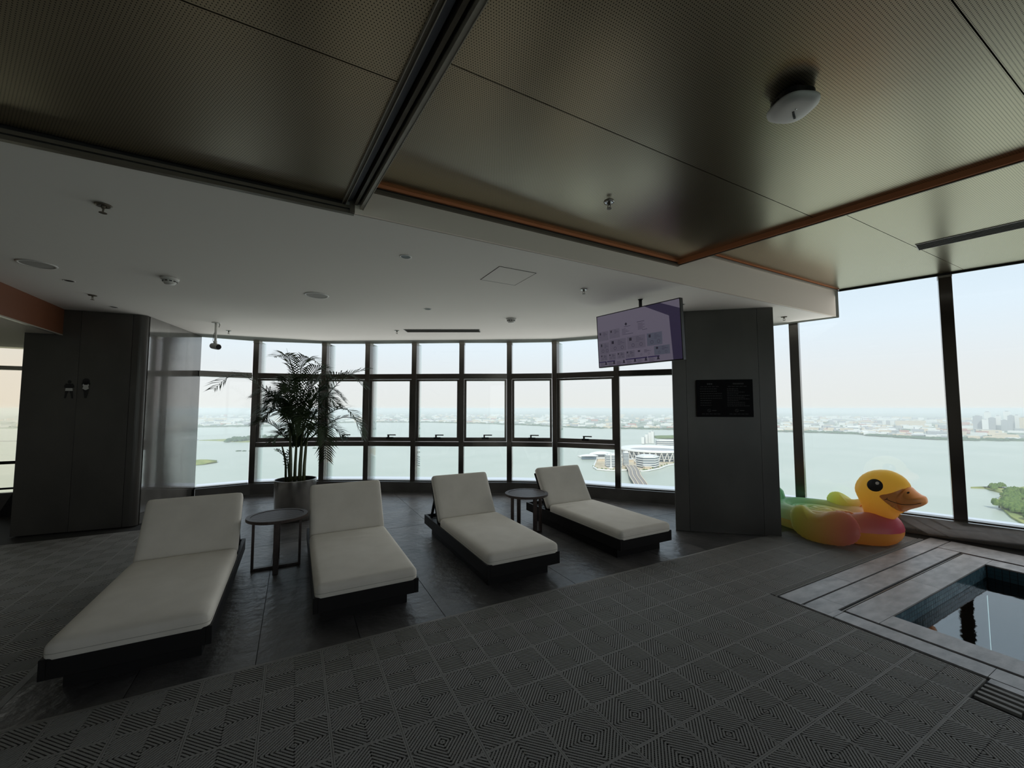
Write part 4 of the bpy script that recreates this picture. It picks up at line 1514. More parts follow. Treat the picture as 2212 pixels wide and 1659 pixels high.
dk_low = ramp_mat('duck_base_print', [(0.0, (120, 190, 130)), (0.25, (200, 180, 90)), (0.7, (232, 170, 70)), (1.0, (236, 165, 60))], 0)
dk_wing = ramp_mat('duck_wing_print', [(0.0, (130, 200, 110)), (0.30, (205, 212, 95)), (0.62, (222, 190, 100)), (0.86, (222, 150, 110)), (1.0, (210, 120, 115))], 0, lo=-0.25, hi=0.55)
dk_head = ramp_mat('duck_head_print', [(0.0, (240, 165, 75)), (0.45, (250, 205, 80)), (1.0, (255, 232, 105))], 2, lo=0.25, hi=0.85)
dk_beak = mat('duck_beak', srgb(255, 168, 92), 0.35)
dk_ink = mat('duck_print_black', (0.012, 0.012, 0.014), 0.35)
dk_white = mat('duck_print_white', (0.8, 0.75, 0.72), 0.4)
duck = thing('inflatable_duck', 'large inflatable duck pool float with yellow head and rainbow wings beside the window', 'pool float', (6.01, 2.75, 0), R(-90))

def ring_pt(th):
    fx = 0.56 if math.cos(th) > 0 else 0.50
    return fx * math.cos(th), 0.40 * math.sin(th)
def ring_r(th):
    c = max(0, math.cos(th))
    return 0.155 + 0.055 * c ** 2
def ring_half(z_sign, name, m):
    b = MB()
    nt_, nr = 64, 12
    vs = []
    for i in range(nt_):
        th = 2 * PI * i / nt_
        x, y = ring_pt(th)
        r = ring_r(th)
        nx, ny = math.cos(th), math.sin(th) * 1.2
        l = math.hypot(nx, ny)
        nx, ny = nx / l, ny / l
        pk = 0.004 * math.cos(i * PI)
        for k in range(nr + 1):
            a = PI * k / nr
            rr_ = r * (1 - (pk / r if k in (0, nr) else 0))
            vs.append((x + nx * rr_ * math.cos(a), y + ny * rr_ * math.cos(a), ZD + z_sign * r * 0.92 * math.sin(a)))
    fs = []
    for i in range(nt_):
        i2 = (i + 1) % nt_
        for k in range(nr):
            q = (i * (nr + 1) + k, i * (nr + 1) + k + 1, i2 * (nr + 1) + k + 1, i2 * (nr + 1) + k)
            fs.append(q[::-1] if z_sign > 0 else q)
    b.add(vs, fs)
    return b.build(name, m, duck, smooth=True)
ZD = 0.165
def _fix():
    pass
up_ = ring_half(1, 'upper_ring', dk_body)
lo_ = ring_half(-1, 'lower_ring', dk_low)
for o in (up_, lo_):
    zmin = min(q.co.z for q in o.data.vertices)
    for q in o.data.vertices:
        if q.co.z < 0.0:
            q.co.z = 0.0
# seat well with inflated rings
b = MB()
for sc_r, rr_, z in ((0.66, 0.05, 0.215), (0.42, 0.05, 0.225), (0.17, 0.055, 0.225)):
    pts = [(0.46 * sc_r * math.cos(2 * PI * k / 40) - 0.02, 0.34 * sc_r * math.sin(2 * PI * k / 40), z) for k in range(40)]
    b.tube(pts, rr_, 10, closed=True)
b.lathe([(0.44, 0.20), (0.0, 0.21)], 36, cap=False)
b.build('seat_rings', dk_body, duck, smooth=True)
# tail
tail = [(-0.62, 0.16), (-0.50, 0.20), (-0.47, 0.30), (-0.50, 0.40), (-0.57, 0.46), (-0.65, 0.49), (-0.75, 0.50), (-0.83, 0.46), (-0.86, 0.38), (-0.82, 0.27), (-0.74, 0.18)]
MB().inflate(tail, 0.17, 8).build('tail', dk_body, duck, smooth=True)

def smooth_outline(pts, n=3):
    ps = [Vector((*q, 0)) for q in pts]
    m_ = len(ps)
    out = []
    for i in range(m_):
        p0, p1, p2, p3 = ps[i - 1], ps[i], ps[(i + 1) % m_], ps[(i + 2) % m_]
        for k in range(n):
            t = k / n
            q = 0.5 * ((2 * p1) + (p2 - p0) * t + (2 * p0 - 5 * p1 + 4 * p2 - p3) * t * t + (3 * p1 - p0 - 3 * p2 + p3) * t ** 3)
            out.append((q.x, q.y))
    return out
wing_o = [(-0.19, 0.21), (-0.179, 0.259), (-0.147, 0.299), (-0.098, 0.318), (-0.055, 0.318), (-0.018, 0.294), (0.031, 0.264), (0.096, 0.257), (0.169, 0.278), (0.232, 0.31), (0.294, 0.328), (0.361, 0.335), (0.411, 0.321), (0.46, 0.29), (0.5, 0.242), (0.525, 0.191), (0.533, 0.135), (0.524, 0.084), (0.491, 0.033), (0.44, -0.007), (0.367, -0.037), (0.278, -0.05), (0.186, -0.06), (0.092, -0.061), (-0.006, -0.048), (-0.081, -0.014), (-0.139, 0.035), (-0.172, 0.111)]
def puckered(o, amp, every=2):
    cx = sum(q[0] for q in o) / len(o)
    cz = sum(q[1] for q in o) / len(o)
    return [(cx + (x - cx) * (1 + (amp if k % every else 0)), cz + (z - cz) * (1 + (amp if k % every else 0))) for k, (x, z) in enumerate(o)]
fac = 0.9675
wn = [(2.75 - (2.75 - x) * fac, max(1.55 - (1.55 - z) * fac + 0.012, 0.002)) for x, z in wing_o]
wn = [(x - 0.0, z) for x, z in wn]
w1 = MB().inflate(puckered(smooth_outline(wn, 3), 0.018), 0.115, 8, center=(0.22, 0.16))
w1.v = [(x, y - 0.575 - (0.20 - z) * 0.25, z) for x, y, z in w1.v]
w1.build('wing', dk_wing, duck, smooth=True)
wf = [(x + 0.055, z * 1.05 + 0.10) for x, z in wing_o]
w2 = MB().inflate(puckered(smooth_outline(wf, 3), 0.012), 0.10, 8, center=(0.24, 0.25))
w2.v = [(x, y + 0.40 - (0.25 - z) * 0.15, z) for x, y, z in w2.v]
w2.build('wing', dk_wing, duck, smooth=True)
# head and neck in one inflated panel, beak in front
head_o = [(0.36, 0.579), (0.367, 0.643), (0.395, 0.706), (0.442, 0.767), (0.516, 0.817), (0.601, 0.841), (0.675, 0.843), (0.74, 0.822), (0.803, 0.78), (0.844, 0.72), (0.855, 0.681), (0.864, 0.6), (0.86, 0.518), (0.832, 0.446), (0.786, 0.395), (0.746, 0.361), (0.718, 0.313), (0.663, 0.266), (0.61, 0.252), (0.528, 0.262), (0.451, 0.29), (0.432, 0.37), (0.406, 0.444), (0.376, 0.519)]
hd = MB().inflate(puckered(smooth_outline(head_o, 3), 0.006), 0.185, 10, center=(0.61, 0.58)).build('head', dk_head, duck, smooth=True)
beak_o = [(0.70, 0.54), (0.72, 0.60), (0.757, 0.623), (0.803, 0.656), (0.849, 0.688), (0.89, 0.646), (0.931, 0.613), (0.969, 0.596), (0.982, 0.558), (0.975, 0.525), (0.925, 0.483), (0.85, 0.442), (0.792, 0.405), (0.75, 0.45)]
bk = MB().inflate(smooth_outline(beak_o, 3), 0.155, 9, center=(0.82, 0.55)).build('beak', dk_beak, duck, smooth=True)
# the printed cheek of the beak, eyes, smile: thin films following the surface
import mathutils.bvhtree as bvh
def surf_y(objs, x, z, side):
    best = None
    for o in objs:
        T = bvh.BVHTree.FromPolygons([q.co.copy() for q in o.data.vertices], [tuple(p.vertices) for p in o.data.polygons])
        h = T.ray_cast(Vector((x, side * 2, z)), Vector((0, -side, 0)))
        if h[0] is not None and (best is None or side * h[0].y > side * best):
            best = h[0].y
    return best if best is not None else 0.0
_T = {}
def surf(x, z, side):
    if not _T:
        for o in (hd, bk):
            _T[o.name] = bvh.BVHTree.FromPolygons([q.co.copy() for q in o.data.vertices], [tuple(p.vertices) for p in o.data.polygons])
    best = None
    for T in _T.values():
        h = T.ray_cast(Vector((x, side * 2, z)), Vector((0, -side, 0)))
        if h[0] is not None and (best is None or side * h[0].y > side * best):
            best = h[0].y
    return best
def film(outline, center, name, m, parent, side, lift=0.0015, rings=5):
    vs, n = [], len(outline)
    for k in range(rings, 0, -1):
        for x, z in outline:
            xx, zz = center[0] + (x - center[0]) * k / rings, center[1] + (z - center[1]) * k / rings
            y = surf(xx, zz, side)
            vs.append((xx, (y if y is not None else 0) + side * lift, zz))
    y = surf(*center, side)
    vs.append((center[0], y + side * lift, center[1]))
    fs = []
    for k in range(rings - 1):
        for j in range(n):
            j2 = (j + 1) % n
            q = (k * n + j, k * n + j2, (k + 1) * n + j2, (k + 1) * n + j)
            fs.append(q if side < 0 else q[::-1])
    for j in range(n):
        fs.append(((rings - 1) * n + j, (rings - 1) * n + (j + 1) % n, len(vs) - 1))
    return MB().add(vs, fs).build(name, m, parent, smooth=True)
for side in (-1, 1):
    ex, ez = 0.606, 0.678
    eye = film(circ(ex, ez, 0.074, 0.069, 28), (ex, ez), 'eye', dk_ink, hd, side)
    film(circ(0.629, 0.705, 0.018, 0.017, 14), (0.629, 0.705), 'eye_highlight', dk_white, hd, side, 0.003, 3)
    ck = smooth_outline([(0.646, 0.56), (0.664, 0.582), (0.704, 0.596), (0.757, 0.623), (0.80, 0.652), (0.835, 0.672), (0.845, 0.6), (0.845, 0.50), (0.80, 0.425), (0.78, 0.41), (0.737, 0.455), (0.675, 0.525)], 2)
    film(ck, (0.77, 0.54), 'beak_cheek', dk_beak, bk, side, 0.0016, 7)
    sm = bez([(q[0], 0, q[1]) for q in ((0.690, 0.535), (0.707, 0.540), (0.74, 0.523), (0.791, 0.508), (0.853, 0.508), (0.915, 0.521), (0.960, 0.538))], 26)
    pts = []
    for q in sm:
        y = surf(q.x, q.z, side)
        pts.append((q.x, (y if y is not None else 0) + side * 0.003, q.z))
    MB().tube(pts, 0.0028, 5).build('smile', dk_ink, bk, smooth=True)
    pts = []
    for q in ((0.712, 0.556), (0.706, 0.541), (0.688, 0.533)):
        y = surf(q[0], q[1], side)
        pts.append((q[0], (y if y is not None else 0) + side * 0.003, q[1]))
    MB().tube(pts, 0.0025, 5).build('smile_corner', dk_ink, bk, smooth=True)
    film(circ(0.867, 0.635, 0.008, 0.010, 12), (0.867, 0.635), 'nostril', dk_ink, bk, side, 0.0025, 2)
# grab handles
for s in (-1, 1):
    MB().tube([(0.26, s * 0.31, 0.30), (0.28, s * 0.31, 0.335), (0.40, s * 0.29, 0.345), (0.43, s * 0.27, 0.33), (0.41, s * 0.26, 0.31)], 0.008, 6).build('grab_handle', dk_beak, duck, smooth=True)

# ================================================================== THE VIEW OUTSIDE
LZ = -180.0
M['lake'] = mat('lake_water', (0.36, 0.43, 0.39), 0.35, spec=0.3)
s_, n_, r_ = add_noise(M['lake'], 0.004, (0.42, 0.455, 0.385), (0.47, 0.495, 0.425), 5, (1, 1, 1), p0=0.35, p1=0.65)
M['land'] = mat('far_land', (0.2, 0.25, 0.18), 0.9, spec=0.1)
s_, n_, r_ = add_noise(M['land'], 0.006, (0.10, 0.17, 0.10), (0.42, 0.42, 0.38), 8, (1, 1, 1), p0=0.38, p1=0.62)
M['sand'] = mat('island_ground', (0.52, 0.42, 0.30), 0.9, spec=0.1)
s_, n_, r_ = add_noise(M['sand'], 0.03, (0.40, 0.33, 0.22), (0.62, 0.53, 0.41), 6)
M['grass'] = mat('shore_grass', (0.22, 0.27, 0.10), 0.9, spec=0.1)
add_noise(M['grass'], 0.03, (0.16, 0.22, 0.08), (0.36, 0.36, 0.14), 6)
M['tree'] = mat('far_tree', (0.10, 0.16, 0.06), 0.9, spec=0.1)
add_noise(M['tree'], 0.25, (0.06, 0.11, 0.035), (0.17, 0.23, 0.07), 4, rand=30)
M['tree_dark'] = mat('far_tree_dark', (0.07, 0.12, 0.07), 0.9, spec=0.1)
M['b_white'] = mat('far_white', (0.72, 0.71, 0.69), 0.7)
M['b_cream'] = mat('far_cream', (0.62, 0.52, 0.40), 0.8)
M['b_grey'] = mat('far_grey', (0.34, 0.35, 0.37), 0.8)
M['b_red'] = mat('far_red', (0.45, 0.22, 0.18), 0.8)
M['b_glass'] = mat('far_glass', (0.10, 0.14, 0.18), 0.2)
M['road'] = mat('bridge_road', (0.28, 0.25, 0.23), 0.8)

S(MB().add([(-30000, -20000, LZ), (40000, -20000, LZ), (40000, 40000, LZ), (-30000, 40000, LZ)], [(0, 1, 2, 3)]).build('lake', M['lake']))
shore = [(-3779, 6127), (-1630, 5070), (-811, 4834), (-350, 4697), (0, 4950), (312, 5466), (900, 5450), (1536, 5086), (1955, 4415), (2220, 3683), (2359, 2931),
         (2798, 2423), (3019, 2064), (3310, 1765), (3457, 1553), (3468, 1309), (3349, 1240), (3290, 1059), (3284, 859), (3557, 639), (3983, 275), (4736, -279)]
far = [(x * 27000 / math.hypot(x, y), y * 27000 / math.hypot(x, y)) for x, y in shore]
vs = [(x, y, LZ + 2) for x, y in shore] + [(x, y, LZ + 2) for x, y in far] + [(x, y, LZ - 1) for x, y in shore]
n = len(shore)
fs = [(i + 1, i, n + i, n + i + 1) for i in range(n - 1)] + [(i, i + 1, 2 * n + i + 1, 2 * n + i) for i in range(n - 1)]
S(MB().add(vs, fs).build('far_shore', M['land']))

rx = random.Random(21)
def shore_sample(u):
    k = u * (len(shore) - 1)
    i = min(int(k), len(shore) - 2)
    t = k - i
    return Vector((shore[i][0] * (1 - t) + shore[i + 1][0] * t, shore[i][1] * (1 - t) + shore[i + 1][1] * t))
def along_px(px, Y):     # metres sideways for a bearing, at a distance Y along the view
    X = (px - 1106) / 870 * Y
    return (X * 0.8813 + Y * 0.4726, -X * 0.4726 + Y * 0.8813)
RES = [along_px(p, 3290) for p in range(2108, 2225, 14)] + [along_px(p, 3900) for p in (2130, 2172)] + [along_px(p, 4300) for p in range(1897, 1995, 10)]
groups = {'b_white': MB(), 'b_cream': MB(), 'b_grey': MB(), 'b_red': MB()}
for k in range(2600):
    p = shore_sample(rx.random())
    d = p.normalized()
    left = max(0.0, min(1.0, (1800 - p.x) / 2500))           # the left shore is mostly trees
    off = 90 + 250 * left + (rx.random() ** 1.6) * 6500
    q = p + d * off
    m_ = rx.choices(('b_white', 'b_cream', 'b_grey', 'b_red'), (6, 3, 3, 0.5))[0]
    if any((q.x - a) ** 2 + (q.y - b_) ** 2 < 110 ** 2 for a, b_ in RES):
        continue
    w_, dp, h_ = rx.uniform(25, 110), rx.uniform(20, 45), rx.uniform(6, 22) * (1 + off / 6000)
    mtx = Matrix.Rotation(math.atan2(d.y, d.x) + PI / 2 + rx.uniform(-0.35, 0.35), 3, 'Z')
    groups[m_].box((q.x, q.y, LZ + 2 + h_ / 2), (w_, dp, h_), mtx=mtx)
city = MB()
mi = []
for q_, k_ in enumerate(('b_white', 'b_cream', 'b_grey', 'b_red')):
    city.add(groups[k_].v, groups[k_].f)
    mi += [q_] * len(groups[k_].f)
o = city.build('far_shore_buildings', M['b_white'])
for k_ in ('b_cream', 'b_grey', 'b_red'):
    o.data.materials.append(M[k_])
o.data.polygons.foreach_set('material_index', mi)
tag(o, 'countless small white, cream and grey buildings spread over the far shore', 'buildings')
o['kind'] = 'stuff'

def blob(b, x, y, z, rx_, rz_, rng, n=7):
    """lumpy crown: ring stack"""
    vs = [(x, y, z + rz_ * rng.uniform(0.9, 1.05))]
    lay = ((0.55, 0.8), (0.95, 0.45), (0.9, 0.1))
    for s, h in lay:
        for j in range(n):
            a = 2 * PI * j / n + rng.uniform(-0.2, 0.2)
            r = rx_ * s * rng.uniform(0.8, 1.15)
            vs.append((x + r * math.cos(a), y + r * math.sin(a), z + rz_ * h * rng.uniform(0.85, 1.1)))
    fs = [(0, 1 + j, 1 + (j + 1) % n) for j in range(n)]
    for k in range(2):
        for j in range(n):
            j2 = (j + 1) % n
            fs.append((1 + k * n + j, 1 + (k + 1) * n + j, 1 + (k + 1) * n + j2, 1 + k * n + j2))
    b.add(vs, fs)
b = MB()
for k in range(2600):
    p = shore_sample(rx.random())
    d = p.normalized()
    left = max(0.0, min(1.0, (1800 - p.x) / 2500))
    off = rx.uniform(4, 130 + 330 * left) if rx.random() < 0.75 else rx.uniform(100, 3500)
    q = p + d * off
    blob(b, q.x, q.y, LZ + 1.5, rx.uniform(10, 32), rx.uniform(7, 15), rx, 6)
o = tag(b.build('far_shore_trees', M['tree_dark'], smooth=True), 'dark green belt of trees along the far shoreline', 'trees')
o['kind'] = 'stuff'

# apartment towers beyond the right window
def tower_block(name, label, x, y, w_, dp, h_, rz, m_, group, bands=7):
    t = thing(name, label, 'building', (x, y, LZ + 2), rz, group)
    MB().bb(-w_ / 2, w_ / 2, -dp / 2, dp / 2, 0, h_).build('wall', M[m_], t)
    MB().bb(-w_ / 4, w_ / 4, -dp / 4, dp / 4, h_, h_ * 1.05).build('roof_block', M['b_grey'], t)
    b = MB()
    for k in range(3):
        x0 = -w_ / 2 + w_ * (0.1 + 0.32 * k)
        b.bb(x0, x0 + w_ * 0.14, -dp / 2 - 0.5, -dp / 2, h_ * 0.05, h_ * 0.95)
    b.build('window_strip', M['b_glass'], t)
    return t
aim = math.atan2(1069, 5019) + PI / 2
ORD = ['leftmost', 'second', 'third', 'fourth', 'fifth', 'sixth', 'seventh', 'eighth', 'ninth', 'tenth', 'eleventh', 'twelfth']
def nth(k, what, where):
    return ('leftmost ' + what + ' ' + where) if k == 0 else (ORD[k] + ' ' + what + ' from the left ' + where)
rows_ = sorted([(2108, 118, 52, 3300, 'b_grey'), (2124, 92, 34, 3250, 'b_white'), (2139, 104, 40, 3290, 'b_grey'), (2152, 120, 30, 3280, 'b_white'), (2165, 88, 34, 3220, 'b_grey'),
         (2180, 122, 36, 3300, 'b_grey'), (2193, 124, 30, 3310, 'b_white'), (2205, 108, 34, 3230, 'b_cream'), (2220, 128, 40, 3300, 'b_grey')])
for k, (px, hh, ww, Y, m_) in enumerate(rows_):
    x, y = along_px(px, Y)
    tower_block('apartment_tower', nth(k, {'b_grey': 'tall grey', 'b_white': 'tall white', 'b_cream': 'tall cream'}[m_] + ' apartment tower', 'on the far right shore'), x, y, ww, 24, hh, aim, m_, 'apartment towers on the far right shore')
for k, (px, hh) in enumerate(((2130, 145), (2172, 150))):
    x, y = along_px(px, 3900)
    tower_block('apartment_tower', ('left' if k == 0 else 'right') + ' one of two pale towers rising behind the apartment tower row', x, y, 44, 24, hh, aim, 'b_white', 'apartment towers on the far right shore')
for k, (px, m_) in enumerate(((1897, 'b_grey'), (1905, 'b_white'), (1914, 'b_grey'), (1923, 'b_white'), (1938, 'b_cream'), (1951, 'b_cream'), (1964, 'b_cream'), (1977, 'b_cream'), (1989, 'b_cream'))):
    x, y = along_px(px, 4300)
    tower_block('slab_block', nth(k, {'b_grey': 'grey', 'b_white': 'white', 'b_cream': 'cream'}[m_] + ' slab block', 'in the far-shore row above the duck'), x, y, 40 if m_ != 'b_cream' else 52, 25, 52, aim + 0.1, m_, 'slab blocks on the far right shore')

# lake islands
def island(name, label, poly, m_, h=2.5):
    o = thing(name, label, 'island')
    MB().prism(poly, LZ - 1, LZ + h).build('ground', M[m_], o)
    return o
pen = [(-480, 2876), (-381, 2786), (-255, 2613), (-81, 2554), (104, 2641), (59, 2836), (-95, 2964), (-246, 2999), (-379, 2900)]
wi = island('wooded_island', 'low wooded island in the lake beyond the palm', pen, 'grass')
b = MB()
for k in range(170):
    x, y = rx.uniform(-330, 70), rx.uniform(2640, 2950)
    blob(b, x, y, LZ + 2, rx.uniform(9, 20), rx.uniform(9, 22), rx, 6)
o = b.build('tree_cover', M['tree_dark'], wi, smooth=True)
o['kind'] = 'stuff'
o = MB()
o.bar((-1500, 3350, LZ + 2), (-490, 2906, LZ + 2), 14, 3)
tag(o.build('causeway', M['b_grey']), 'thin causeway line crossing the lake to the wooded island', 'causeway')
for k_, (x, y) in enumerate(((-210, 2080), (-188, 2068), (-163, 2057), (-63, 2023), (82, 2060))):
    b = MB()
    blob(b, x, y, LZ, rx.uniform(7, 14), 4, rx, 8)
    tag(b.build('islet', M['tree_dark'], smooth=True), nth(k_, 'tiny dark islet', 'low in the lake near the palm'), 'islet', 'tiny islets behind the palm')
b = MB()
blob(b, -280, 1680, LZ, 55, 12, rx, 12)
tag(b.build('grassy_point', M['grass'], smooth=True), 'small yellow-green point of land beside the left pier', 'headland')
b = MB()
blob(b, 2060, 1735, LZ, 130, 16, rx, 14)
tag(b.build('green_islet', M['tree'], smooth=True), 'round green islet close to the left edge of the middle pier', 'islet')

isl = [(946, 1235), (930, 1179), (954, 1136), (861, 1037), (811, 983), (790, 941), (802, 915), (820, 895), (852, 888), (890, 908), (878, 854), (903, 851), (967, 867), (1033, 898), (1093, 913),
       (1175, 907), (1500, 1040), (1669, 1285), (1571, 1419), (1290, 1319), (1071, 1219), (1015, 1249)]
bi = island('built_island', 'sandy built-up island with a stadium, seen left of the middle pier', isl, 'sand', 3)
GZ = LZ + 3
# stadium
sd = thing('stadium', 'white ring-roofed stadium with zigzag struts on the sandy island', 'stadium', (1150, 1055, GZ))
prof = [(122, 30), (124, 34), (112, 38), (84, 31), (82, 28), (108, 33), (122, 30)]
MB().lathe(prof, 64, cap=False).build('ring_roof', M['b_white'], sd, smooth=True)
MB().lathe([(108, 0), (112, 30)], 64, cap=False).build('glass_wall', M['b_glass'], sd)
b = MB()
for k in range(40):
    a0, a1, a2 = 2 * PI * k / 40, 2 * PI * (k + 0.5) / 40, 2 * PI * (k + 1) / 40
    for a in (a0, a2):
        b.bar((114 * math.cos(a1), 114 * math.sin(a1), 0), (120 * math.cos(a), 120 * math.sin(a), 31), 2.2, 2.2)
b.build('zigzag_strut', M['b_white'], sd)
b = MB()
for z in (8, 16, 24):
    b.lathe([(109 + z / 8, z), (111.5 + z / 8, z), (111.5 + z / 8, z + 1.6), (109 + z / 8, z + 1.6)], 64, cap=False)
b.build('floor_band', M['b_white'], sd)
MB().lathe([(84, 29), (40, 8), (0, 7)], 48, cap=False).build('seating_bowl', M['b_grey'], sd)

def banded(name, label, x, y, rz, outline, floors, fh, group=None):
    t = thing(name, label, 'building', (x, y, GZ), rz, group)
    b, g = MB(), MB()
    for k in range(floors):
        b.prism(outline, k * fh + fh * 0.58, (k + 1) * fh)
        g.prism([(px * 0.93, py * 0.93) for px, py in outline], k * fh, k * fh + fh * 0.58)
    b.build('white_band', M['b_white'], t)
    g.build('window_band', M['b_glass'], t)
    MB().prism([(px * 0.75, py * 0.75) for px, py in outline], floors * fh, floors * fh + 3).build('roof', M['b_white'], t)
    return t
hexa = [(40 * math.cos(R(60 * k + 15)), 34 * math.sin(R(60 * k + 15))) for k in range(6)]
banded('hexagonal_building', 'white six-sided building with dark window bands in front of the stadium', 958, 905, 0.2, hexa, 5, 6.6)
banded('striped_office', 'white office block with dark stripes left of the window mullion on the island', 872, 962, -0.55, [(-24, -15), (24, -15), (24, 15), (-24, 15)], 7, 5.2)
banded('slim_tower', 'slim white tower with dotted windows at the island end of the bridge', 920, 958, -0.5, [(-8, -8), (8, -8), (8, 8), (-8, 8)], 9, 4.6)
mst = thing('white_mast', 'slender white mast on the western tip of the island', 'mast', (838, 935, GZ))
MB().lathe([(2.4, 0), (1.4, 46), (0, 47)], 10).build('shaft', M['b_white'], mst)
MB().lathe([(7, 0), (7, 3), (0, 3)], 12).build('base', M['b_white'], mst)
for x, y, a, l_, w_, h_, lb in ((934, 1158, -0.49, 34, 16, 10, 'low white shell roof on piles at the far tip of the island'), (1012, 1178, -0.49, 46, 20, 16, 'higher white shell roof behind the mast on the island')):
    t = thing('shell_roofed_hall', lb, 'building', (x, y, LZ + 1), a)
    vs, nn = [], 18
    for i in range(nn + 1):
        u = -1 + 2 * i / nn
        for j in range(7):
            v_ = -1 + 2 * j / 6
            vs.append((u * l_, v_ * w_ * math.sqrt(max(0.02, 1 - u * u)), 8 + h_ * (1 - 0.6 * u * u) * (1 - 0.6 * v_ * v_) * 0.9))
    fs = [(i * 7 + j, (i + 1) * 7 + j, (i + 1) * 7 + j + 1, i * 7 + j + 1) for i in range(nn) for j in range(6)]
    MB().add(vs, fs).build('shell_roof', M['b_white'], t, smooth=True)
    MB().bb(-l_ * 0.75, l_ * 0.75, -w_ * 0.6, w_ * 0.6, 0, 9).build('glass_wall', M['b_glass'], t)
for k_, (px, Y, h_, w_, m_) in enumerate(((1388, 2080, 22, 34, 'b_white'), (1395, 2100, 34, 12, 'b_white'), (1402, 2110, 44, 12, 'b_white'), (1408, 2100, 50, 14, 'b_white'))):
    x, y = along_px(px, Y)
    tower_block('waterside_tower', nth(k_, 'white waterside tower', 'behind the stadium roof'), x, y, w_, 14, h_ + 12, 0.6, m_, 'white towers behind the stadium')
x, y = along_px(1436, 1980)
banded('terraced_block', 'low white terraced building behind the right side of the stadium', x, y, -0.5, [(-48, -16), (48, -16), (48, 16), (-48, 16)], 3, 8)
# low pavilions
for k_, (x, y, w_, d_2, h_) in enumerate(((905, 985, 40, 16, 7), (1000, 1020, 30, 14, 8), (985, 965, 30, 16, 8), (930, 880, 22, 12, 7), (1010, 925, 34, 14, 5), (935, 1075, 50, 16, 9))):
    t = thing('low_pavilion', ['low pavilion behind the striped office block', 'low pavilion between slim tower and stadium', 'low pavilion beside the six-sided building', 'small low pavilion near the bridge head', 'low pavilion on the shore right of the six-sided building', 'long low pavilion left of the stadium near the shell roofs'][k_], 'building', (x, y, GZ), rx.uniform(-0.6, 0.2), 'low pavilions on the island')
    MB().bb(-w_ / 2, w_ / 2, -d_2 / 2, d_2 / 2, 0, h_).build('wall', M['b_cream'], t)
    MB().bb(-w_ / 2 - 1.5, w_ / 2 + 1.5, -d_2 / 2 - 1.5, d_2 / 2 + 1.5, h_, h_ + 1.5).build('roof', M['b_white'], t)
b = MB()
b.tube([(x, y, LZ + 2.5) for x, y in isl], 2.6, 6, closed=True)
b.build('seawall', M['b_white'], bi)
b = MB()
for k in range(30):
    i = rx.randrange(4, 14)
    p = Vector(isl[i]).lerp(Vector(isl[i + 1]), rx.random()) + Vector((9, 12))
    blob(b, p.x, p.y, GZ - 1, rx.uniform(2, 4), rx.uniform(3, 5), rx, 6)
o = b.build('shrub_cover', M['tree'], bi, smooth=True)
o['kind'] = 'stuff'
# bridge
br_ = thing('lake_bridge', 'curved road bridge with pale edges reaching the island from below', 'bridge', (0, 0, LZ))
path = bez([(905, 925, 9), (835, 840, 10), (772, 772, 10), (700, 684, 10), (630, 606, 10), (560, 540, 10)], 30)
def ribbon(o0, o1, z0, z1):
    b = MB()
    vs = []
    for i, p in enumerate(path):
        d = (path[min(i + 1, 30)] - path[max(i - 1, 0)]).normalized()
        s = Vector((d.y, -d.x, 0))
        for o_2, z in ((o0, z0), (o1, z0), (o1, z1), (o0, z1)):
            q = p + s * o_2
            vs.append((q.x, q.y, p.z + z))
    fs = []
    for i in range(30):
        for j in range(4):
            j2 = (j + 1) % 4
            fs.append((i * 4 + j, i * 4 + j2, (i + 1) * 4 + j2, (i + 1) * 4 + j))
    return b.add(vs, fs)
ribbon(-14, 14, -2, 0).build('deck', M['road'], br_)
for o_2 in (-14.5, -5.5, 5.0, 14.0):
    ribbon(o_2 - 0.9, o_2 + 0.9, 0, 1.3).build('parapet', M['b_cream'], br_)
for k in range(2, 30, 4):
    p = path[k]
    MB().bb(p.x - 3, p.x + 3, p.y - 3, p.y + 3, -2, p.z - 2).build('pier', M['b_white'], br_)

# wooded headland, lower right
hl_ = [(1364, 327), (1394, 317), (1351, 287), (1335, 274), (1234, 259), (1150, 240), (1106, 226), (1051, 208), (963, 167), (900, 100), (1100, -100), (1804, -100), (1804, 260), (1552, 262), (1442, 275), (1397, 297)]
island('wooded_headland', 'grassy headland with trees reaching into the lake beyond the right window', hl_, 'grass', 3)
tree_me = []
for k in range(3):
    b = MB()
    rr = random.Random(50 + k)
    for q in range(6):
        a = 2 * PI * q / 6
        blob(b, 4.5 * math.cos(a) * (q > 0), 4.5 * math.sin(a) * (q > 0), 2 + rr.uniform(0, 2), rr.uniform(4.5, 6.5), rr.uniform(8, 11), rr, 7)
    me = bpy.data.meshes.new('crown')
    me.from_pydata(b.v, [], b.f)
    me.update()
    me.materials.append(M['tree'])
    for p in me.polygons:
        p.use_smooth = True
    tm_ = bpy.data.meshes.new('trunk')
    tb = MB().lathe([(0.8, -1), (0.5, 5), (0, 6)], 6)
    tm_.from_pydata(tb.v, [], tb.f)
    tm_.update()
    tm_.materials.append(M['leaf_stem'])
    tree_me.append((me, tm_))
spots = []
edge = [Vector(p) for p in ((1335, 276), (1234, 261), (1150, 243), (1106, 229), (1051, 211), (963, 172))]
def clear(x, y, d):
    return all((x - q[0]) ** 2 + (y - q[1]) ** 2 > d * d for q in spots)
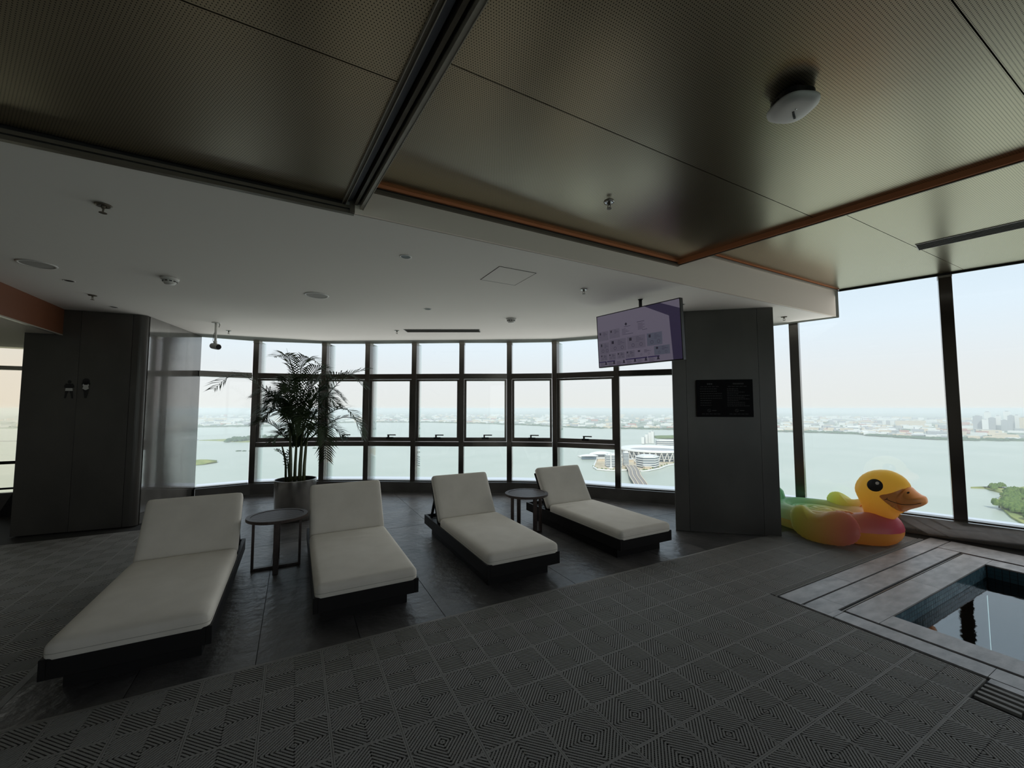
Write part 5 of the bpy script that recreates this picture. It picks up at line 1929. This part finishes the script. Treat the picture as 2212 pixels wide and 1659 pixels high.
for k in range(400):
    u = rx.random() * 5
    i = min(int(u), 4)
    p = edge[i].lerp(edge[i + 1], u - i) + Vector((rx.uniform(4, 34), rx.uniform(-26, -4)))
    if clear(p.x, p.y, 8.5) and len(spots) < 34:
        spots.append((p.x, p.y, rx.uniform(0.8, 1.2), 'round-crowned green tree near the water edge of the headland beyond the right window', 'trees along the headland shore'))
for k in range(200):
    p = Vector((1388, 306)).lerp(Vector((1345, 283)), rx.random()) + Vector((rx.uniform(0, 70), rx.uniform(-2, 5)))
    if clear(p.x, p.y, 6.5) and len(spots) < 46:
        spots.append((p.x, p.y, rx.uniform(0.45, 0.7), 'small dark tree on the thin spit beyond the right window', 'trees on the headland spit'))
for k in range(300):
    x, y = rx.uniform(1120, 1500), rx.uniform(120, 240)
    if clear(x, y, 15) and len(spots) < 62 and (x * 0.8813 - y * 0.4726) < 1.36 * (x * 0.4726 + y * 0.8813):
        spots.append((x, y, rx.uniform(0.8, 1.3), 'yellow-green tree standing inland on the headland beyond the right window', 'inland trees on the headland'))
for x, y, s, lb_, gp_ in spots:
    t = thing('shore_tree', lb_, 'tree', (x, y, LZ + 3), rx.uniform(0, 6), gp_)
    t.scale = (s, s, s * rx.uniform(0.85, 1.15))
    me, tm_ = tree_me[rx.randrange(3)]
    for nm, q in (('crown', me), ('trunk', tm_)):
        o = bpy.data.objects.new(nm, q)
        COL.objects.link(o)
        o.parent = t

# haze lying over the lake
hz = bpy.data.materials.new('lake_haze')
hz.use_nodes = True
hz.node_tree.nodes.clear()
ho = hz.node_tree.nodes.new('ShaderNodeOutputMaterial')
hv = hz.node_tree.nodes.new('ShaderNodeVolumeScatter')
hv.inputs['Color'].default_value = (0.985, 0.965, 0.975, 1)
hv.inputs['Density'].default_value = 1.4e-4
hv.inputs['Anisotropy'].default_value = 0.06
hz.node_tree.links.new(hv.outputs[0], ho.inputs['Volume'])
o = MB().prism([(-9000, 450), (450, 450), (450, -6000), (30000, -6000), (30000, 30000), (-9000, 30000)], LZ - 5, LZ + 190).build('haze', hz)
tag(o, 'pale haze lying over the lake and the far shore', 'haze')
o['kind'] = 'stuff'
